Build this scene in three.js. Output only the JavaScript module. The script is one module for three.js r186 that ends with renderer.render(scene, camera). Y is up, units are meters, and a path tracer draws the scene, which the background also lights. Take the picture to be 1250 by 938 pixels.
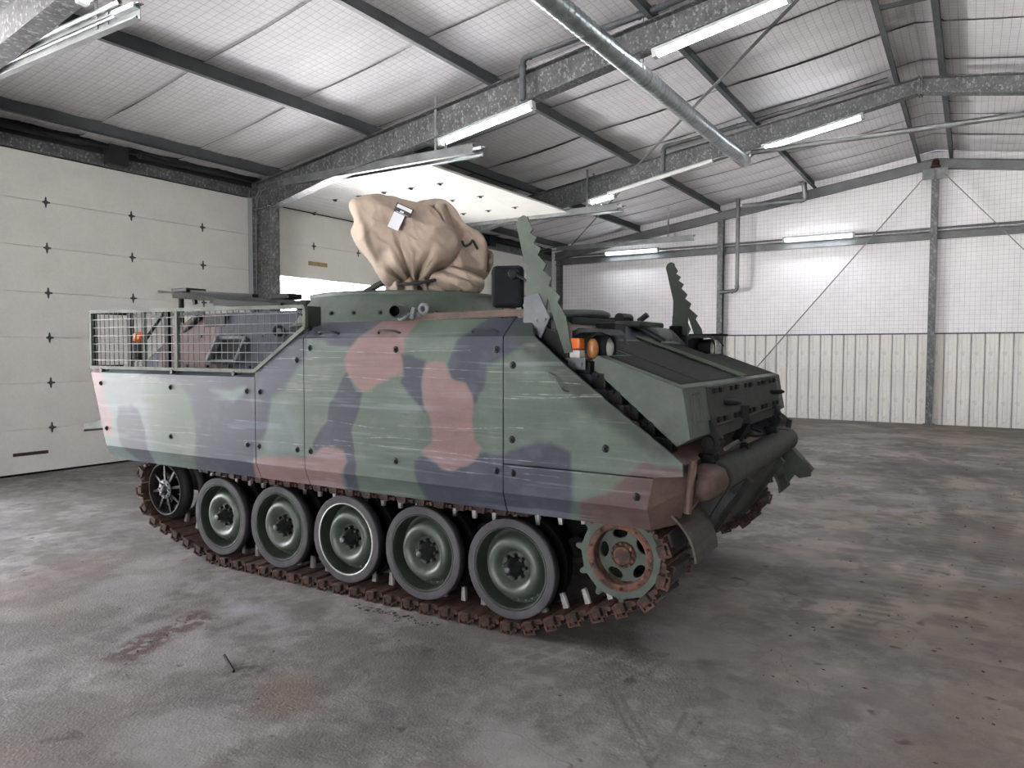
import * as THREE from 'three';
import { RoundedBoxGeometry } from 'three/addons/geometries/RoundedBoxGeometry.js';
import { mergeGeometries } from 'three/addons/utils/BufferGeometryUtils.js';
import { RectAreaLightUniformsLib } from 'three/addons/lights/RectAreaLightUniformsLib.js';

// ---------------------------------------------------------------- camera, sky, exposure
const scene = new THREE.Scene();
const camera = new THREE.PerspectiveCamera(55.66, 1250 / 938, 0.05, 300);
camera.rotation.order = 'YXZ';
camera.position.set(3.671, 1.697, 4.85);
camera.rotation.set(-0.0466, 0.5632, 0.0011);
scene.background = new THREE.Color(0.94, 0.945, 1.0);      // even overcast sky
scene.backgroundIntensity = 7.5;
// sun high over the far right corner: it lights the yard outside and does not reach into the doors
const sun = new THREE.DirectionalLight(0xfffaf6, 210);
sun.position.set(24, 48, -27); sun.castShadow = true; sun.shadow.mapSize.set(2048, 2048);
Object.assign(sun.shadow.camera, { left: -45, right: 45, top: 45, bottom: -45, near: 1, far: 140 });
scene.add(sun, sun.target);
const LAMP_NITS = 11, LAMP_SEEN = 12;
const renderer = new THREE.WebGLRenderer({ antialias: true });
renderer.toneMapping = THREE.LinearToneMapping;
renderer.toneMappingExposure = 2.0;
renderer.shadowMap.enabled = true;
RectAreaLightUniformsLib.init();

// ---------------------------------------------------------------- noise
function rng(seed) { let a = seed >>> 0; return () => { a = (a + 0x6d2b79f5) >>> 0; let t = Math.imul(a ^ (a >>> 15), 1 | a); t = (t + Math.imul(t ^ (t >>> 7), 61 | t)) ^ t; return ((t ^ (t >>> 14)) >>> 0) / 4294967296; }; }
const P256 = (() => { const r = rng(7), p = new Float32Array(65536); for (let i = 0; i < 65536; i++) p[i] = r(); return p; })();
function vnoise(x, y) {                                     // value noise 0..1, period 256
  const xi = Math.floor(x), yi = Math.floor(y), fx = x - xi, fy = y - yi;
  const u = fx * fx * (3 - 2 * fx), v = fy * fy * (3 - 2 * fy);
  const x0 = xi & 255, x1 = (xi + 1) & 255, y0 = (yi & 255) << 8, y1 = ((yi + 1) & 255) << 8;
  const a = P256[y0 | x0], b = P256[y0 | x1], c = P256[y1 | x0], d = P256[y1 | x1];
  return a + (b - a) * u + (c - a + (a - b - c + d) * u) * v;
}
function fbm(x, y, o) { let s = 0, a = 0.5, n = 0; for (let i = 0; i < o; i++) { s += a * vnoise(x, y); n += a; a *= 0.5; x = x * 2.03 + 17.3; y = y * 2.03 + 9.1; } return s / n; }
const clamp = (x, a = 0, b = 1) => Math.min(b, Math.max(a, x));
const smooth = (a, b, x) => { const t = clamp((x - a) / (b - a)); return t * t * (3 - 2 * t); };
const mix = (a, b, t) => a + (b - a) * t;
const mix3 = (a, b, t) => [mix(a[0], b[0], t), mix(a[1], b[1], t), mix(a[2], b[2], t)];

// a texture from f(u, v) -> [r, g, b] in sRGB 0..1 (or a number)
function tex(w, h, f, srgb = true) {
  const d = new Uint8Array(w * h * 4);
  for (let y = 0, i = 0; y < h; y++) for (let x = 0; x < w; x++, i += 4) {
    const c = f((x + 0.5) / w, (y + 0.5) / h);
    if (typeof c === 'number') d[i] = d[i + 1] = d[i + 2] = clamp(c) * 255;
    else { d[i] = clamp(c[0]) * 255; d[i + 1] = clamp(c[1]) * 255; d[i + 2] = clamp(c[2]) * 255; }
    d[i + 3] = 255;
  }
  const t = new THREE.DataTexture(d, w, h);
  t.wrapS = t.wrapT = THREE.RepeatWrapping; t.magFilter = THREE.LinearFilter; t.minFilter = THREE.LinearFilter;
  t.colorSpace = srgb ? THREE.SRGBColorSpace : THREE.NoColorSpace; t.needsUpdate = true;
  return t;
}
function per(t, sx, sy = sx) { const c = t.clone(); c.repeat.set(1 / sx, 1 / sy); c.needsUpdate = true; return c; }   // one tile every sx by sy metres
// tileable fbm over the unit square with n cells
function tnoise(u, v, n, o) { let s = 0, a = 0.5, k = 0; for (let i = 0; i < o; i++) { const m = n << i; const x = u * m, y = v * m, xi = Math.floor(x), yi = Math.floor(y), fx = x - xi, fy = y - yi; const ux = fx * fx * (3 - 2 * fx), vy = fy * fy * (3 - 2 * fy); const g = (p, q) => P256[((((q % m) + i * 37) & 255) << 8) | (((p % m) + i * 91) & 255)]; const A = g(xi, yi), B = g(xi + 1, yi), C = g(xi, yi + 1), D = g(xi + 1, yi + 1); s += a * (A + (B - A) * ux + (C - A + (A - B - C + D) * ux) * vy); k += a; a *= 0.5; } return s / k; }

// ---------------------------------------------------------------- materials
const T = {};
T.dirt = tex(512, 512, (u, v) => tnoise(u, v, 8, 6), false);
T.dirtC = tex(512, 512, (u, v) => { const n = tnoise(u, v, 6, 6), s = tnoise(u * 1, v * 1, 40, 2); const g = 0.86 + 0.28 * (n - 0.5) + 0.08 * (s - 0.5); return [g, g, g * 0.99]; });
T.spangle = tex(512, 512, (u, v) => {           // zinc crystals on galvanised steel
  const n = 26; let best = 9, second = 9, id = 0;
  const x = u * n, y = v * n * 0.7, xi = Math.floor(x), yi = Math.floor(y);
  for (let j = -1; j < 2; j++) for (let i = -1; i < 2; i++) { const cx = xi + i, cy = yi + j, k = (((cy + 180) % 18) * 26 + ((cx + 26) % 26)); const px = cx + P256[k * 3 + 11], py = cy + P256[k * 3 + 12]; const d = Math.hypot(px - x, py - y); if (d < best) { second = best; best = d; id = k; } else if (d < second) second = d; }
  const t = P256[id * 7 + 5], f = tnoise(u, v, 30, 3), l = tnoise(u, v, 5, 4);
  let g = 0.315 + 0.05 * (t - 0.5) + 0.10 * (f - 0.5) + 0.16 * (l - 0.5) + (t > 0.8 ? 0.13 * (f > 0.45 ? 1 : 0.2) : 0);
  return [g * 0.985, g, g * 1.01];
});
T.foil = tex(1024, 1024, (u, v) => {            // bubble foil behind a wire net: one tile is a metre
  const x = u * 10, y = v * 10, dx = Math.abs(x - Math.round(x)) * 100, dy = Math.abs(y - Math.round(y)) * 100;
  const wire = Math.max(1 - smooth(2.2, 4.2, dx), 1 - smooth(2.2, 4.2, dy));
  const n = tnoise(u, v, 6, 5), b = tnoise(u, v, 60, 2);
  const g = 0.945 + 0.05 * (n - 0.5) + 0.04 * (b - 0.5);
  return mix3([g, g * 0.986, g * 0.99], [0.42, 0.42, 0.43], wire * 0.32);
});
T.foilBump = tex(1024, 1024, (u, v) => {
  const x = u * 10, y = v * 10, dx = Math.abs(x - Math.round(x)), dy = Math.abs(y - Math.round(y));
  const pillow = Math.min(dx, 0.5) * Math.min(dy, 0.5) * 4;
  return 0.55 * pillow * 0.5 + 0.35 * tnoise(u, v, 8, 4) + 0.2 * tnoise(u, v, 80, 2);
}, false);
T.panel = tex(512, 512, (u, v) => { const n = tnoise(u, v, 4, 5), s = tnoise(u, v, 64, 2); const g = 0.80 + 0.05 * (n - 0.5) + 0.03 * (s - 0.5); return [g, g * 0.998, g * 0.965]; });
T.plank = tex(512, 512, (u, v) => { const n = tnoise(u, v, 4, 5), st = tnoise(u, v * 0.999, 90, 1); const mark = smooth(0.66, 0.74, tnoise((u + 0.3) % 1, v, 10, 4)); const g = 0.875 + 0.05 * (n - 0.5) + 0.04 * (st - 0.5) - 0.06 * mark; return [g, g * 0.985, g * 0.955]; });
T.rust = tex(512, 512, (u, v) => { const n = tnoise(u, v, 8, 6), m = tnoise((u + 0.37) % 1, v, 16, 5); return mix3(mix3([0.17, 0.11, 0.09], [0.34, 0.222, 0.165], smooth(0.3, 0.7, n)), [0.43, 0.32, 0.255], smooth(0.55, 0.75, m) * 0.6); });
T.canvas = tex(512, 512, (u, v) => { const w = Math.sin(u * 512 * 0.785) * 0.5 + Math.sin(v * 512 * 0.785) * 0.5, n = tnoise(u, v, 5, 6); const g = 1 + 0.05 * w * 0.6 + 0.14 * (n - 0.5); return [0.545 * g, 0.492 * g, 0.442 * g]; });
T.rubber = tex(256, 256, (u, v) => { const n = tnoise(u, v, 6, 5); const g = 0.235 + 0.10 * (n - 0.5); return [g, g * 0.985, g * 1.02]; });
T.grip = tex(512, 512, (u, v) => { const n = tnoise(u, v, 128, 1), m = tnoise(u, v, 5, 5); return mix3([0.10, 0.103, 0.105], [0.25, 0.26, 0.235], smooth(0.45, 0.95, n) * 0.8 + 0.25 * (m - 0.4)); });
T.gripBump = tex(512, 512, (u, v) => tnoise(u, v, 128, 2), false);

const M = {};
const std = (name, o) => { M[name] = o.specularIntensity === undefined ? new THREE.MeshStandardMaterial(o) : new THREE.MeshPhysicalMaterial(o); M[name].name = name; return M[name]; };
std('galvanised', { map: per(T.spangle, 0.62), roughness: 0.5, metalness: 0.35, bumpMap: per(T.dirt, 0.5), bumpScale: 0.0006 });
std('darkSteel', { color: 0x53575a, map: per(T.dirtC, 1.5), roughness: 0.6, metalness: 0.2 });
std('midSteel', { color: 0x6c6e70, map: per(T.dirtC, 1.2), roughness: 0.55, metalness: 0.25 });
std('blackSteel', { color: 0x1f2022, map: per(T.dirtC, 0.7), roughness: 0.65, metalness: 0.2 });
std('zincTrim', { color: 0x808385, map: per(T.dirtC, 0.8), roughness: 0.45, metalness: 0.5 });
std('foil', { map: per(T.foil, 1), bumpMap: per(T.foilBump, 1), bumpScale: 0.006, roughness: 0.6, metalness: 0.08 });
std('doorPanel', { map: per(T.panel, 1.3), roughness: 0.55, bumpMap: per(T.dirt, 0.4), bumpScale: 0.0006 });
std('planks', { map: per(T.plank, 1.1), roughness: 0.5 });
std('lampBody', { color: 0xb0b2b0, roughness: 0.5 });
std('glow', { color: 0xf4f6f6, emissive: 0xf3fbff, emissiveIntensity: LAMP_SEEN, roughness: 0.4 });
std('duct', { color: 0xa3aaad, map: per(T.dirtC, 0.6), roughness: 0.33, metalness: 0.75 });
std('rubber', { specularIntensity: 0.45, map: per(T.rubber, 0.5), roughness: 0.8, bumpMap: per(T.dirt, 0.15), bumpScale: 0.001 });
std('rust', { map: per(T.rust, 0.35), roughness: 0.85, metalness: 0.15, bumpMap: per(T.dirt, 0.08), bumpScale: 0.0015 });
std('darkRust', { color: 0xc8b8b0, map: per(T.rust, 0.3), roughness: 0.8, metalness: 0.2, bumpMap: per(T.dirt, 0.08), bumpScale: 0.0015 });
std('wornSteel', { color: 0xb3b3b0, map: per(T.dirtC, 0.2), roughness: 0.42, metalness: 0.6 });
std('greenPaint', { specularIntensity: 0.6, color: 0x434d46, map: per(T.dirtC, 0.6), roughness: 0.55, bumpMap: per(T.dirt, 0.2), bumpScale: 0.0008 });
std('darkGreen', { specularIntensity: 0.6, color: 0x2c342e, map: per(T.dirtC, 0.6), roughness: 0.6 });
std('wheelGreen', { color: 0x3f4941, map: per(T.dirtC, 0.4), roughness: 0.42, bumpMap: per(T.dirt, 0.15), bumpScale: 0.0006 });
std('greyPaint', { color: 0x53575c, map: per(T.dirtC, 0.5), roughness: 0.5 });
std('paleCage', { color: 0x555b54, map: per(T.dirtC, 0.4), roughness: 0.7, specularIntensity: 0.3 });
std('flapGrey', { color: 0x49443f, map: per(T.dirtC, 0.3), roughness: 0.7, specularIntensity: 0.5 });
std('brownPaint', { specularIntensity: 0.5, color: 0x50403a, map: per(T.dirtC, 0.5), roughness: 0.6, bumpMap: per(T.dirt, 0.2), bumpScale: 0.0008 });
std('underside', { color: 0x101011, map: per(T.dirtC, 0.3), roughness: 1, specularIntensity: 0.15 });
std('bowSteel', { color: 0x333534, map: per(T.dirtC, 0.25), roughness: 0.7, specularIntensity: 0.4, bumpMap: per(T.dirt, 0.2), bumpScale: 0.001 });
std('grassGreen', { color: 0x46563f, map: per(T.dirtC, 0.4), roughness: 0.75, specularIntensity: 0.4 });
std('black', { specularIntensity: 0.25, color: 0x151617, map: per(T.dirtC, 0.3), roughness: 0.6 });
std('mirrorShell', { specularIntensity: 0.3, color: 0x121418, map: per(T.dirtC, 0.3), roughness: 0.85 });
std('wire', { color: 0x4a4d4c, roughness: 0.5, metalness: 0.3 });
std('hubBlack', { specularIntensity: 0.5, color: 0x18191a, map: per(T.dirtC, 0.15), roughness: 0.5, metalness: 0.1 });
std('amber', { color: 0xa04c12, roughness: 0.25, emissive: 0x000000 });
std('oldAmber', { color: 0x8a5a2c, map: per(T.dirtC, 0.1), roughness: 0.35 });
std('lensGlass', { color: 0x8e918b, roughness: 0.15 });
std('canvas', { map: per(T.canvas, 0.5), roughness: 0.9, bumpMap: per(T.canvas, 0.5), bumpScale: 0.0006, side: THREE.DoubleSide });
std('antiSlip', { specularIntensity: 0.4, map: per(T.grip, 0.35), bumpMap: per(T.gripBump, 0.35), bumpScale: 0.003, roughness: 0.9 });
std('whiteTag', { color: 0xd6d8dc, roughness: 0.6 });
std('blackTag', { color: 0x202022, roughness: 0.6 });
std('ochre', { color: 0xa8671f, map: per(T.rust, 0.2), roughness: 0.7 });
std('yellowSign', { color: 0xa38f62, map: per(T.dirtC, 0.2), roughness: 0.6 });
std('darkSlot', { color: 0x3a2c22, roughness: 0.8 });
std('leaf', { map: per(T.rust, 0.1), color: 0xc0a090, roughness: 0.9, side: THREE.DoubleSide });
std('outGround', { color: 0xd6d6da, map: per(T.dirtC, 3), roughness: 0.9 });
std('outWall', { color: 0x9a9da0, roughness: 0.7 });

// ---------------------------------------------------------------- geometry helpers
const V = (x, y, z) => new THREE.Vector3(x, y, z);
function boxUV(g) {                                         // uv in metres, by the way each face points
  if (g.index) g = g.toNonIndexed();
  const p = g.attributes.position, uv = new Float32Array(p.count * 2), a = V(), b = V(), c = V(), n = V();
  for (let i = 0; i < p.count; i += 3) {
    a.fromBufferAttribute(p, i); b.fromBufferAttribute(p, i + 1); c.fromBufferAttribute(p, i + 2);
    n.copy(b).sub(a).cross(c.clone().sub(a));
    const x = Math.abs(n.x), y = Math.abs(n.y), z = Math.abs(n.z);
    for (let k = 0; k < 3; k++) {
      const q = k === 0 ? a : k === 1 ? b : c;
      if (x >= y && x >= z) { uv[(i + k) * 2] = q.z; uv[(i + k) * 2 + 1] = q.y; }
      else if (y >= z) { uv[(i + k) * 2] = q.x; uv[(i + k) * 2 + 1] = q.z; }
      else { uv[(i + k) * 2] = q.x; uv[(i + k) * 2 + 1] = q.y; }
    }
  }
  g.setAttribute('uv', new THREE.BufferAttribute(uv, 2));
  return g;
}
const clean = (g) => { g = g.index ? g.toNonIndexed() : g.clone(); for (const k of Object.keys(g.attributes)) if (!['position', 'normal', 'uv'].includes(k)) g.deleteAttribute(k); if (!g.attributes.normal) g.computeVertexNormals(); if (!g.attributes.uv) g = boxUV(g); g.clearGroups(); return g; };
function join(list, uv = true) { const g = list.length === 1 ? clean(list[0]) : mergeGeometries(list.map(clean)); return uv ? boxUV(g) : g; }
const bx = (x0, x1, y0, y1, z0, z1) => new THREE.BoxGeometry(Math.abs(x1 - x0), Math.abs(y1 - y0), Math.abs(z1 - z0)).translate((x0 + x1) / 2, (y0 + y1) / 2, (z0 + z1) / 2);
const rbx = (x0, x1, y0, y1, z0, z1, r = 0.008) => new RoundedBoxGeometry(Math.abs(x1 - x0), Math.abs(y1 - y0), Math.abs(z1 - z0), 1, Math.min(r, Math.abs(x1 - x0) / 2.1, Math.abs(y1 - y0) / 2.1, Math.abs(z1 - z0) / 2.1)).translate((x0 + x1) / 2, (y0 + y1) / 2, (z0 + z1) / 2);
function bar(a, b, w, h, up = V(0, 1, 0)) {                // a square bar from a to b, w across and h along `up`
  const d = b.clone().sub(a), L = d.length(); d.normalize();
  const x = up.clone().cross(d); if (x.lengthSq() < 1e-6) x.set(1, 0, 0); x.normalize();
  const y = d.clone().cross(x);
  return new THREE.BoxGeometry(w, h, L).applyMatrix4(new THREE.Matrix4().makeBasis(x, y, d).setPosition(a.clone().add(b).multiplyScalar(0.5)));
}
function rod(a, b, r, n = 12, r2 = r) {
  const d = b.clone().sub(a), L = d.length();
  return new THREE.CylinderGeometry(r2, r, L, n).applyQuaternion(new THREE.Quaternion().setFromUnitVectors(V(0, 1, 0), d.normalize())).translate((a.x + b.x) / 2, (a.y + b.y) / 2, (a.z + b.z) / 2);
}
const tube = (pts, r, n = 10, seg = 6) => new THREE.TubeGeometry(new THREE.CatmullRomCurve3(pts, false, 'centripetal'), pts.length * seg, r, n);
function pipe(pts, r, bend = 0.08, n = 12) {                // straight runs with short elbows, and collars at the elbows
  const path = new THREE.CurvePath(), c = [];
  let from = pts[0];
  for (let i = 1; i < pts.length; i++) {
    const to = pts[i];
    if (i === pts.length - 1) { path.add(new THREE.LineCurve3(from, to)); break; }
    const d0 = to.clone().sub(pts[i - 1]).normalize(), d1 = pts[i + 1].clone().sub(to).normalize();
    const a = to.clone().addScaledVector(d0, -bend), b = to.clone().addScaledVector(d1, bend);
    path.add(new THREE.LineCurve3(from, a)); path.add(new THREE.QuadraticBezierCurve3(a, to, b));
    c.push(rod(a.clone().addScaledVector(d0, -0.03), a, r * 1.25, n), rod(b, b.clone().addScaledVector(d1, 0.03), r * 1.25, n));
    from = b;
  }
  return join([...path.curves.map((k) => new THREE.TubeGeometry(k, k.isLineCurve3 ? 1 : 6, r, n)), ...c]);
}
function prism(pts, z0, z1, bevel = 0) {                    // an outline in x, y pushed along z
  const s = new THREE.Shape(pts.map((q) => new THREE.Vector2(q[0], q[1])));
  const g = new THREE.ExtrudeGeometry(s, { depth: Math.abs(z1 - z0) - 2 * bevel, bevelEnabled: bevel > 0, bevelThickness: bevel, bevelSize: bevel, bevelOffset: -bevel, bevelSegments: 2, curveSegments: 8 });
  return g.translate(0, 0, Math.min(z0, z1) + bevel);
}
const lathe = (prof, n = 36) => new THREE.LatheGeometry(prof.map((q) => new THREE.Vector2(q[0], q[1])), n);

// ---------------------------------------------------------------- naming
const taken = {};
const numbered = (name) => { const k = taken[name] = (taken[name] ?? -1) + 1; return k ? name + '_' + String(k).padStart(3, '0') : name; };
const shade = (o) => { o.castShadow = o.receiveShadow = true; return o; };
function group(name, at = [0, 0, 0], turn = 0) { const o = new THREE.Group(); o.name = numbered(name); o.position.set(...at); o.rotation.y = turn; scene.add(o); return o; }
function tag(o, label, category, g) { o.userData = { label, category }; if (g) o.userData.group = g; return o; }
function struct(o) { o.userData.kind = 'structure'; return o; }
function part(name, geo, mat, parent, label) { const m = shade(new THREE.Mesh(geo, mat)); m.name = name; parent.add(m); if (label) m.userData.label = label; return m; }
function pgroup(name, parent, label) { const o = new THREE.Group(); o.name = name; parent.add(o); if (label) o.userData.label = label; return o; }
function top(name, geo, mat) { const m = shade(new THREE.Mesh(geo, mat)); m.name = numbered(name); scene.add(m); return m; }

// ---------------------------------------------------------------- the building: ridge along z at x = 2.87
const RX = 2.87, XL = -7.1, XR = 12.84, ZF = -14.42, ZB = 11.3;
const yR = (x) => 6.04 - 0.148 * Math.abs(RX - x);          // top of the rafters
const yF = (x) => yR(x) + 0.2;                              // foil, on top of the purlins
const FR = [1.4, -3.65, -8.62];                             // main frames

// floor: two slabs of the same concrete, so that the near part has finer detail
const inPoly = (P, x, y) => { let c = false; for (let i = 0, j = P.length - 1; i < P.length; j = i++) if ((P[i][1] > y) !== (P[j][1] > y) && x < ((P[j][0] - P[i][0]) * (y - P[i][1])) / (P[j][1] - P[i][1]) + P[i][0]) c = !c; return c; };
const edgeDist = (P, x, y) => { let m = 1e9; for (let i = 0, j = P.length - 1; i < P.length; j = i++) { const ax = P[j][0], ay = P[j][1], dx = P[i][0] - ax, dy = P[i][1] - ay; const t = clamp(((x - ax) * dx + (y - ay) * dy) / (dx * dx + dy * dy + 1e-12)); const ex = x - ax - t * dx, ey = y - ay - t * dy; m = Math.min(m, ex * ex + ey * ey); } return Math.sqrt(m); };
const within = (P, x, y, soft) => { const d = edgeDist(P, x, y) * (inPoly(P, x, y) ? 1 : -1); return smooth(-soft, soft, d); };
const lineDist = (P, x, y) => { let m = 1e9; for (let i = 1; i < P.length; i++) { const ax = P[i - 1][0], ay = P[i - 1][1], dx = P[i][0] - ax, dy = P[i][1] - ay; const t = clamp(((x - ax) * dx + (y - ay) * dy) / (dx * dx + dy * dy)); m = Math.min(m, Math.hypot(x - ax - t * dx, y - ay - t * dy)); } return m; };
const DIRT1 = [[-0.54, 1.98], [-0.56, 2.08], [-0.46, 2.26], [-0.46, 2.42], [-0.37, 2.64], [-0.3, 2.74], [-0.08, 2.7], [-0.16, 2.5], [-0.26, 2.28], [-0.33, 2.06]];
const CHALK = [[-0.49, 1.77], [-0.24, 1.71], [0.18, 1.84], [0.26, 1.96], [-0.01, 2.0], [-0.43, 1.93]];
const DIRT2 = [[0.3, 2.27], [0.56, 2.28], [0.5, 2.42], [0.36, 2.38]];
const DIRT3 = [[0.62, 2.41], [0.8, 2.22], [1.15, 2.52], [0.9, 2.7]];
const ARCS = [[[2.11, 1.48], [2.31, 1.76], [2.52, 2.0], [2.7, 2.2]], [[2.15, 1.46], [2.36, 1.74], [2.57, 1.98]], [[2.58, 1.6], [2.61, 1.91], [2.6, 2.1]]];
const TYRES = [[[3.2, -8.2], [3.55, -7.16], [3.92, -6.26], [4.03, -4.37], [3.88, -2.29], [3.6, -0.6]], [[2.0, -8.4], [2.55, -7.9], [3.32, -5.24], [3.57, -3.43], [3.45, -2.01], [3.1, 0.2]], [[4.3, -6.5], [4.5, -4.3], [4.3, -2.2], [4.0, -0.4]], [[2.9, -9.8], [4.6, -9.2], [6.2, -8.9]]];
function concrete(x, z) {
  const big = fbm(x * 0.35 + 3, z * 0.35 + 8, 4), mid = fbm(x * 1.7 + 31, z * 1.7, 4), fine = fbm(x * 14, z * 14 + 5, 3), grit = vnoise(x * 140, z * 140);
  const wx = x + 0.18 * (fbm(x * 3, z * 3 + 40, 3) - 0.5), wz = z + 0.18 * (fbm(x * 3 + 60, z * 3, 3) - 0.5);
  let g = 0.395 + 0.16 * (big - 0.5) + 0.24 * (mid - 0.5) + 0.16 * (fine - 0.5) + 0.08 * (grit - 0.5);
  let c = [g, g * 0.982, g * 0.972];
  const st = fbm(x * 6.5 + 5, z * 6.5 + 70, 4) * fbm(x * 1.4, z * 1.4 + 20, 3);          // trodden dirt in streaks
  const road = smooth(0.5, 3.5, x + 0.25 * z * -0.3) * smooth(2.2, -0.5, z);
  c = mix3(c, [0.54, 0.50, 0.455], 0.8 * road * smooth(0.3, 0.55, fbm(x * 1.9 + 15, z * 2.6, 5)));
  c = mix3(c, [0.325, 0.295, 0.265], 0.7 * road * smooth(0.22, 0.42, st));
  const mott = smooth(0.46, 0.60, fbm(x * 3.2 + 11, z * 3.2 + 44, 5)); c = mix3(c, [0.29, 0.28, 0.265], mott * 0.55 * smooth(0.35, 0.6, mid + 0.1));
  const blot = fbm(x * 9 + 70, z * 9 + 21, 4); c = mix3(c, [0.25, 0.24, 0.228], 0.45 * smooth(0.52, 0.66, blot) * smooth(0.4, 0.62, big * 0.5 + mid * 0.5)); c = mix3(c, [0.50, 0.495, 0.485], 0.35 * smooth(0.56, 0.70, 1 - blot) * smooth(0.4, 0.6, 1 - mid));
  const damp = smooth(0.52, 0.72, fbm(x * 0.8 + 90, z * 0.8 + 14, 5)); c = mix3(c, [0.265, 0.258, 0.25], damp * 0.55);
  const pale = smooth(0.60, 0.74, fbm(x * 1.3 + 50, z * 1.3 + 66, 5)); c = mix3(c, [0.49, 0.485, 0.485], pale * 0.6);
  const brown = smooth(0.56, 0.72, fbm(x * 0.55 + 140, z * 0.55 + 33, 4)); c = mix3(c, [0.345, 0.29, 0.245], brown * 0.45);
  if (z < -9) c = mix3(c, [0.36, 0.31, 0.25], 0.6 * smooth(-10.5, -13.4, z + 0.8 * (fbm(x, z, 3) - 0.5)) * smooth(0.3, 0.6, fbm(x * 0.8, z * 4, 4)));
  if (x < 1.7 && x > -1.2 && z > 1.4 && z < 3.2) {
    const r = fbm(x * 22, z * 22, 3);
    c = mix3(c, [0.225, 0.17, 0.14], 0.85 * within(DIRT1, wx, wz, 0.05) * smooth(0.25, 0.6, r));
    c = mix3(c, [0.53, 0.535, 0.56], 0.6 * within(CHALK, wx, wz, 0.09) * smooth(0.3, 0.6, fbm(x * 6, z * 6, 3)));
    c = mix3(c, [0.235, 0.17, 0.135], 0.75 * within(DIRT2, wx, wz, 0.04) * smooth(0.4, 0.6, r));
    c = mix3(c, [0.37, 0.295, 0.25], 0.5 * within(DIRT3, wx, wz, 0.12));
  }
  for (const L of ARCS) if (x > 1.9 && x < 3 && z > 1.3 && z < 2.4) { const d = lineDist(L, x, z); c = mix3(c, [0.21, 0.205, 0.2], 0.5 * (1 - smooth(0.004, 0.02, d)) * smooth(0.3, 0.6, fine + 0.1)); }
  if (x > 1.9 && z < 1) for (const L of TYRES) { const d = lineDist(L, x + 0.05 * (mid - 0.5), z), t = 0.5 + 0.5 * Math.sin(z * 55); c = mix3(c, [0.19, 0.175, 0.165], 0.45 * (1 - smooth(0.05, 0.14, d)) * (0.35 + 0.65 * t) * smooth(0.2, 0.5, mid)); }
  if (x > 1.5 && x < 2.3 && z > 1.0 && z < 1.7) { const a = (x - 1.5 + (z - 1.1) * 0.3) * 9, b = (z - 1.1) * 7.5; if (Math.abs(a % 1 - 0.5) < 0.36 && Math.abs(((b + 10) % 1) - 0.5) < 0.34) c = mix3(c, [0.25, 0.25, 0.247], 0.42 * smooth(0.35, 0.6, mid)); }
  // worn spots and little pits
  const pit = vnoise(x * 9 + 200, z * 9 + 77); if (pit > 0.9) c = mix3(c, [0.16, 0.13, 0.115], smooth(0.9, 0.97, pit) * smooth(0.4, 0.7, fine) * 0.8);
  // hairline cracks
  const crack = Math.abs(fbm(x * 0.6 + 12, z * 0.6 + 3, 5) - 0.5); if (crack < 0.0025) c = mix3(c, [0.22, 0.21, 0.2], 0.4 * (1 - crack / 0.0025));
  return c;
}
const floor = struct(group('floor'));
const floorBump = tex(1024, 1024, (u, v) => 0.6 * tnoise(u, v, 10, 6) + 0.4 * tnoise(u, v, 200, 1), false);
const floorRough = tex(512, 512, (u, v) => 0.60 + 0.5 * (tnoise(u, v, 5, 5) - 0.4), false);
function slab(x0, x1, z0, z1) {
  const t = tex(2048, 2048, (u, v) => concrete(mix(x0, x1, u), mix(z0, z1, v)));
  t.wrapS = t.wrapT = THREE.ClampToEdgeWrapping;
  const g = bx(x0, x1, -0.2, 0, z0, z1), p = g.attributes.position, uv = g.attributes.uv;
  for (let i = 0; i < p.count; i++) uv.setXY(i, (p.getX(i) - x0) / (x1 - x0), (p.getZ(i) - z0) / (z1 - z0));
  const w = x1 - x0, h = z1 - z0, b = floorBump.clone(), r = floorRough.clone(); b.repeat.set(w / 1.7, h / 1.7); r.repeat.set(w / 3.1, h / 3.1);
  return part('concrete_slab', g, new THREE.MeshStandardMaterial({ map: t, bumpMap: b, bumpScale: 0.004, roughnessMap: r, roughness: 1 }), floor);
}
slab(-1.6, 4.6, 0.2, 3.9);
slab(-7.3, 13.04, -14.6, 0.2);
{ const plain = per(T.dirtC, 2.5), o = { color: 0x65625d, map: plain, roughness: 0.8 };
  for (const [x0, x1, z0, z1] of [[-7.3, -1.6, 0.2, 3.9], [4.6, 13.04, 0.2, 3.9], [-7.3, 13.04, 3.9, 11.5]]) {
    if (x1 < 0) { slab(x0, x1, z0, z1); continue; }
    part('concrete_slab', join([bx(x0, x1, -0.2, 0, z0, z1)]), M.floorPlain ?? std('floorPlain', o), floor); } }

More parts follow.
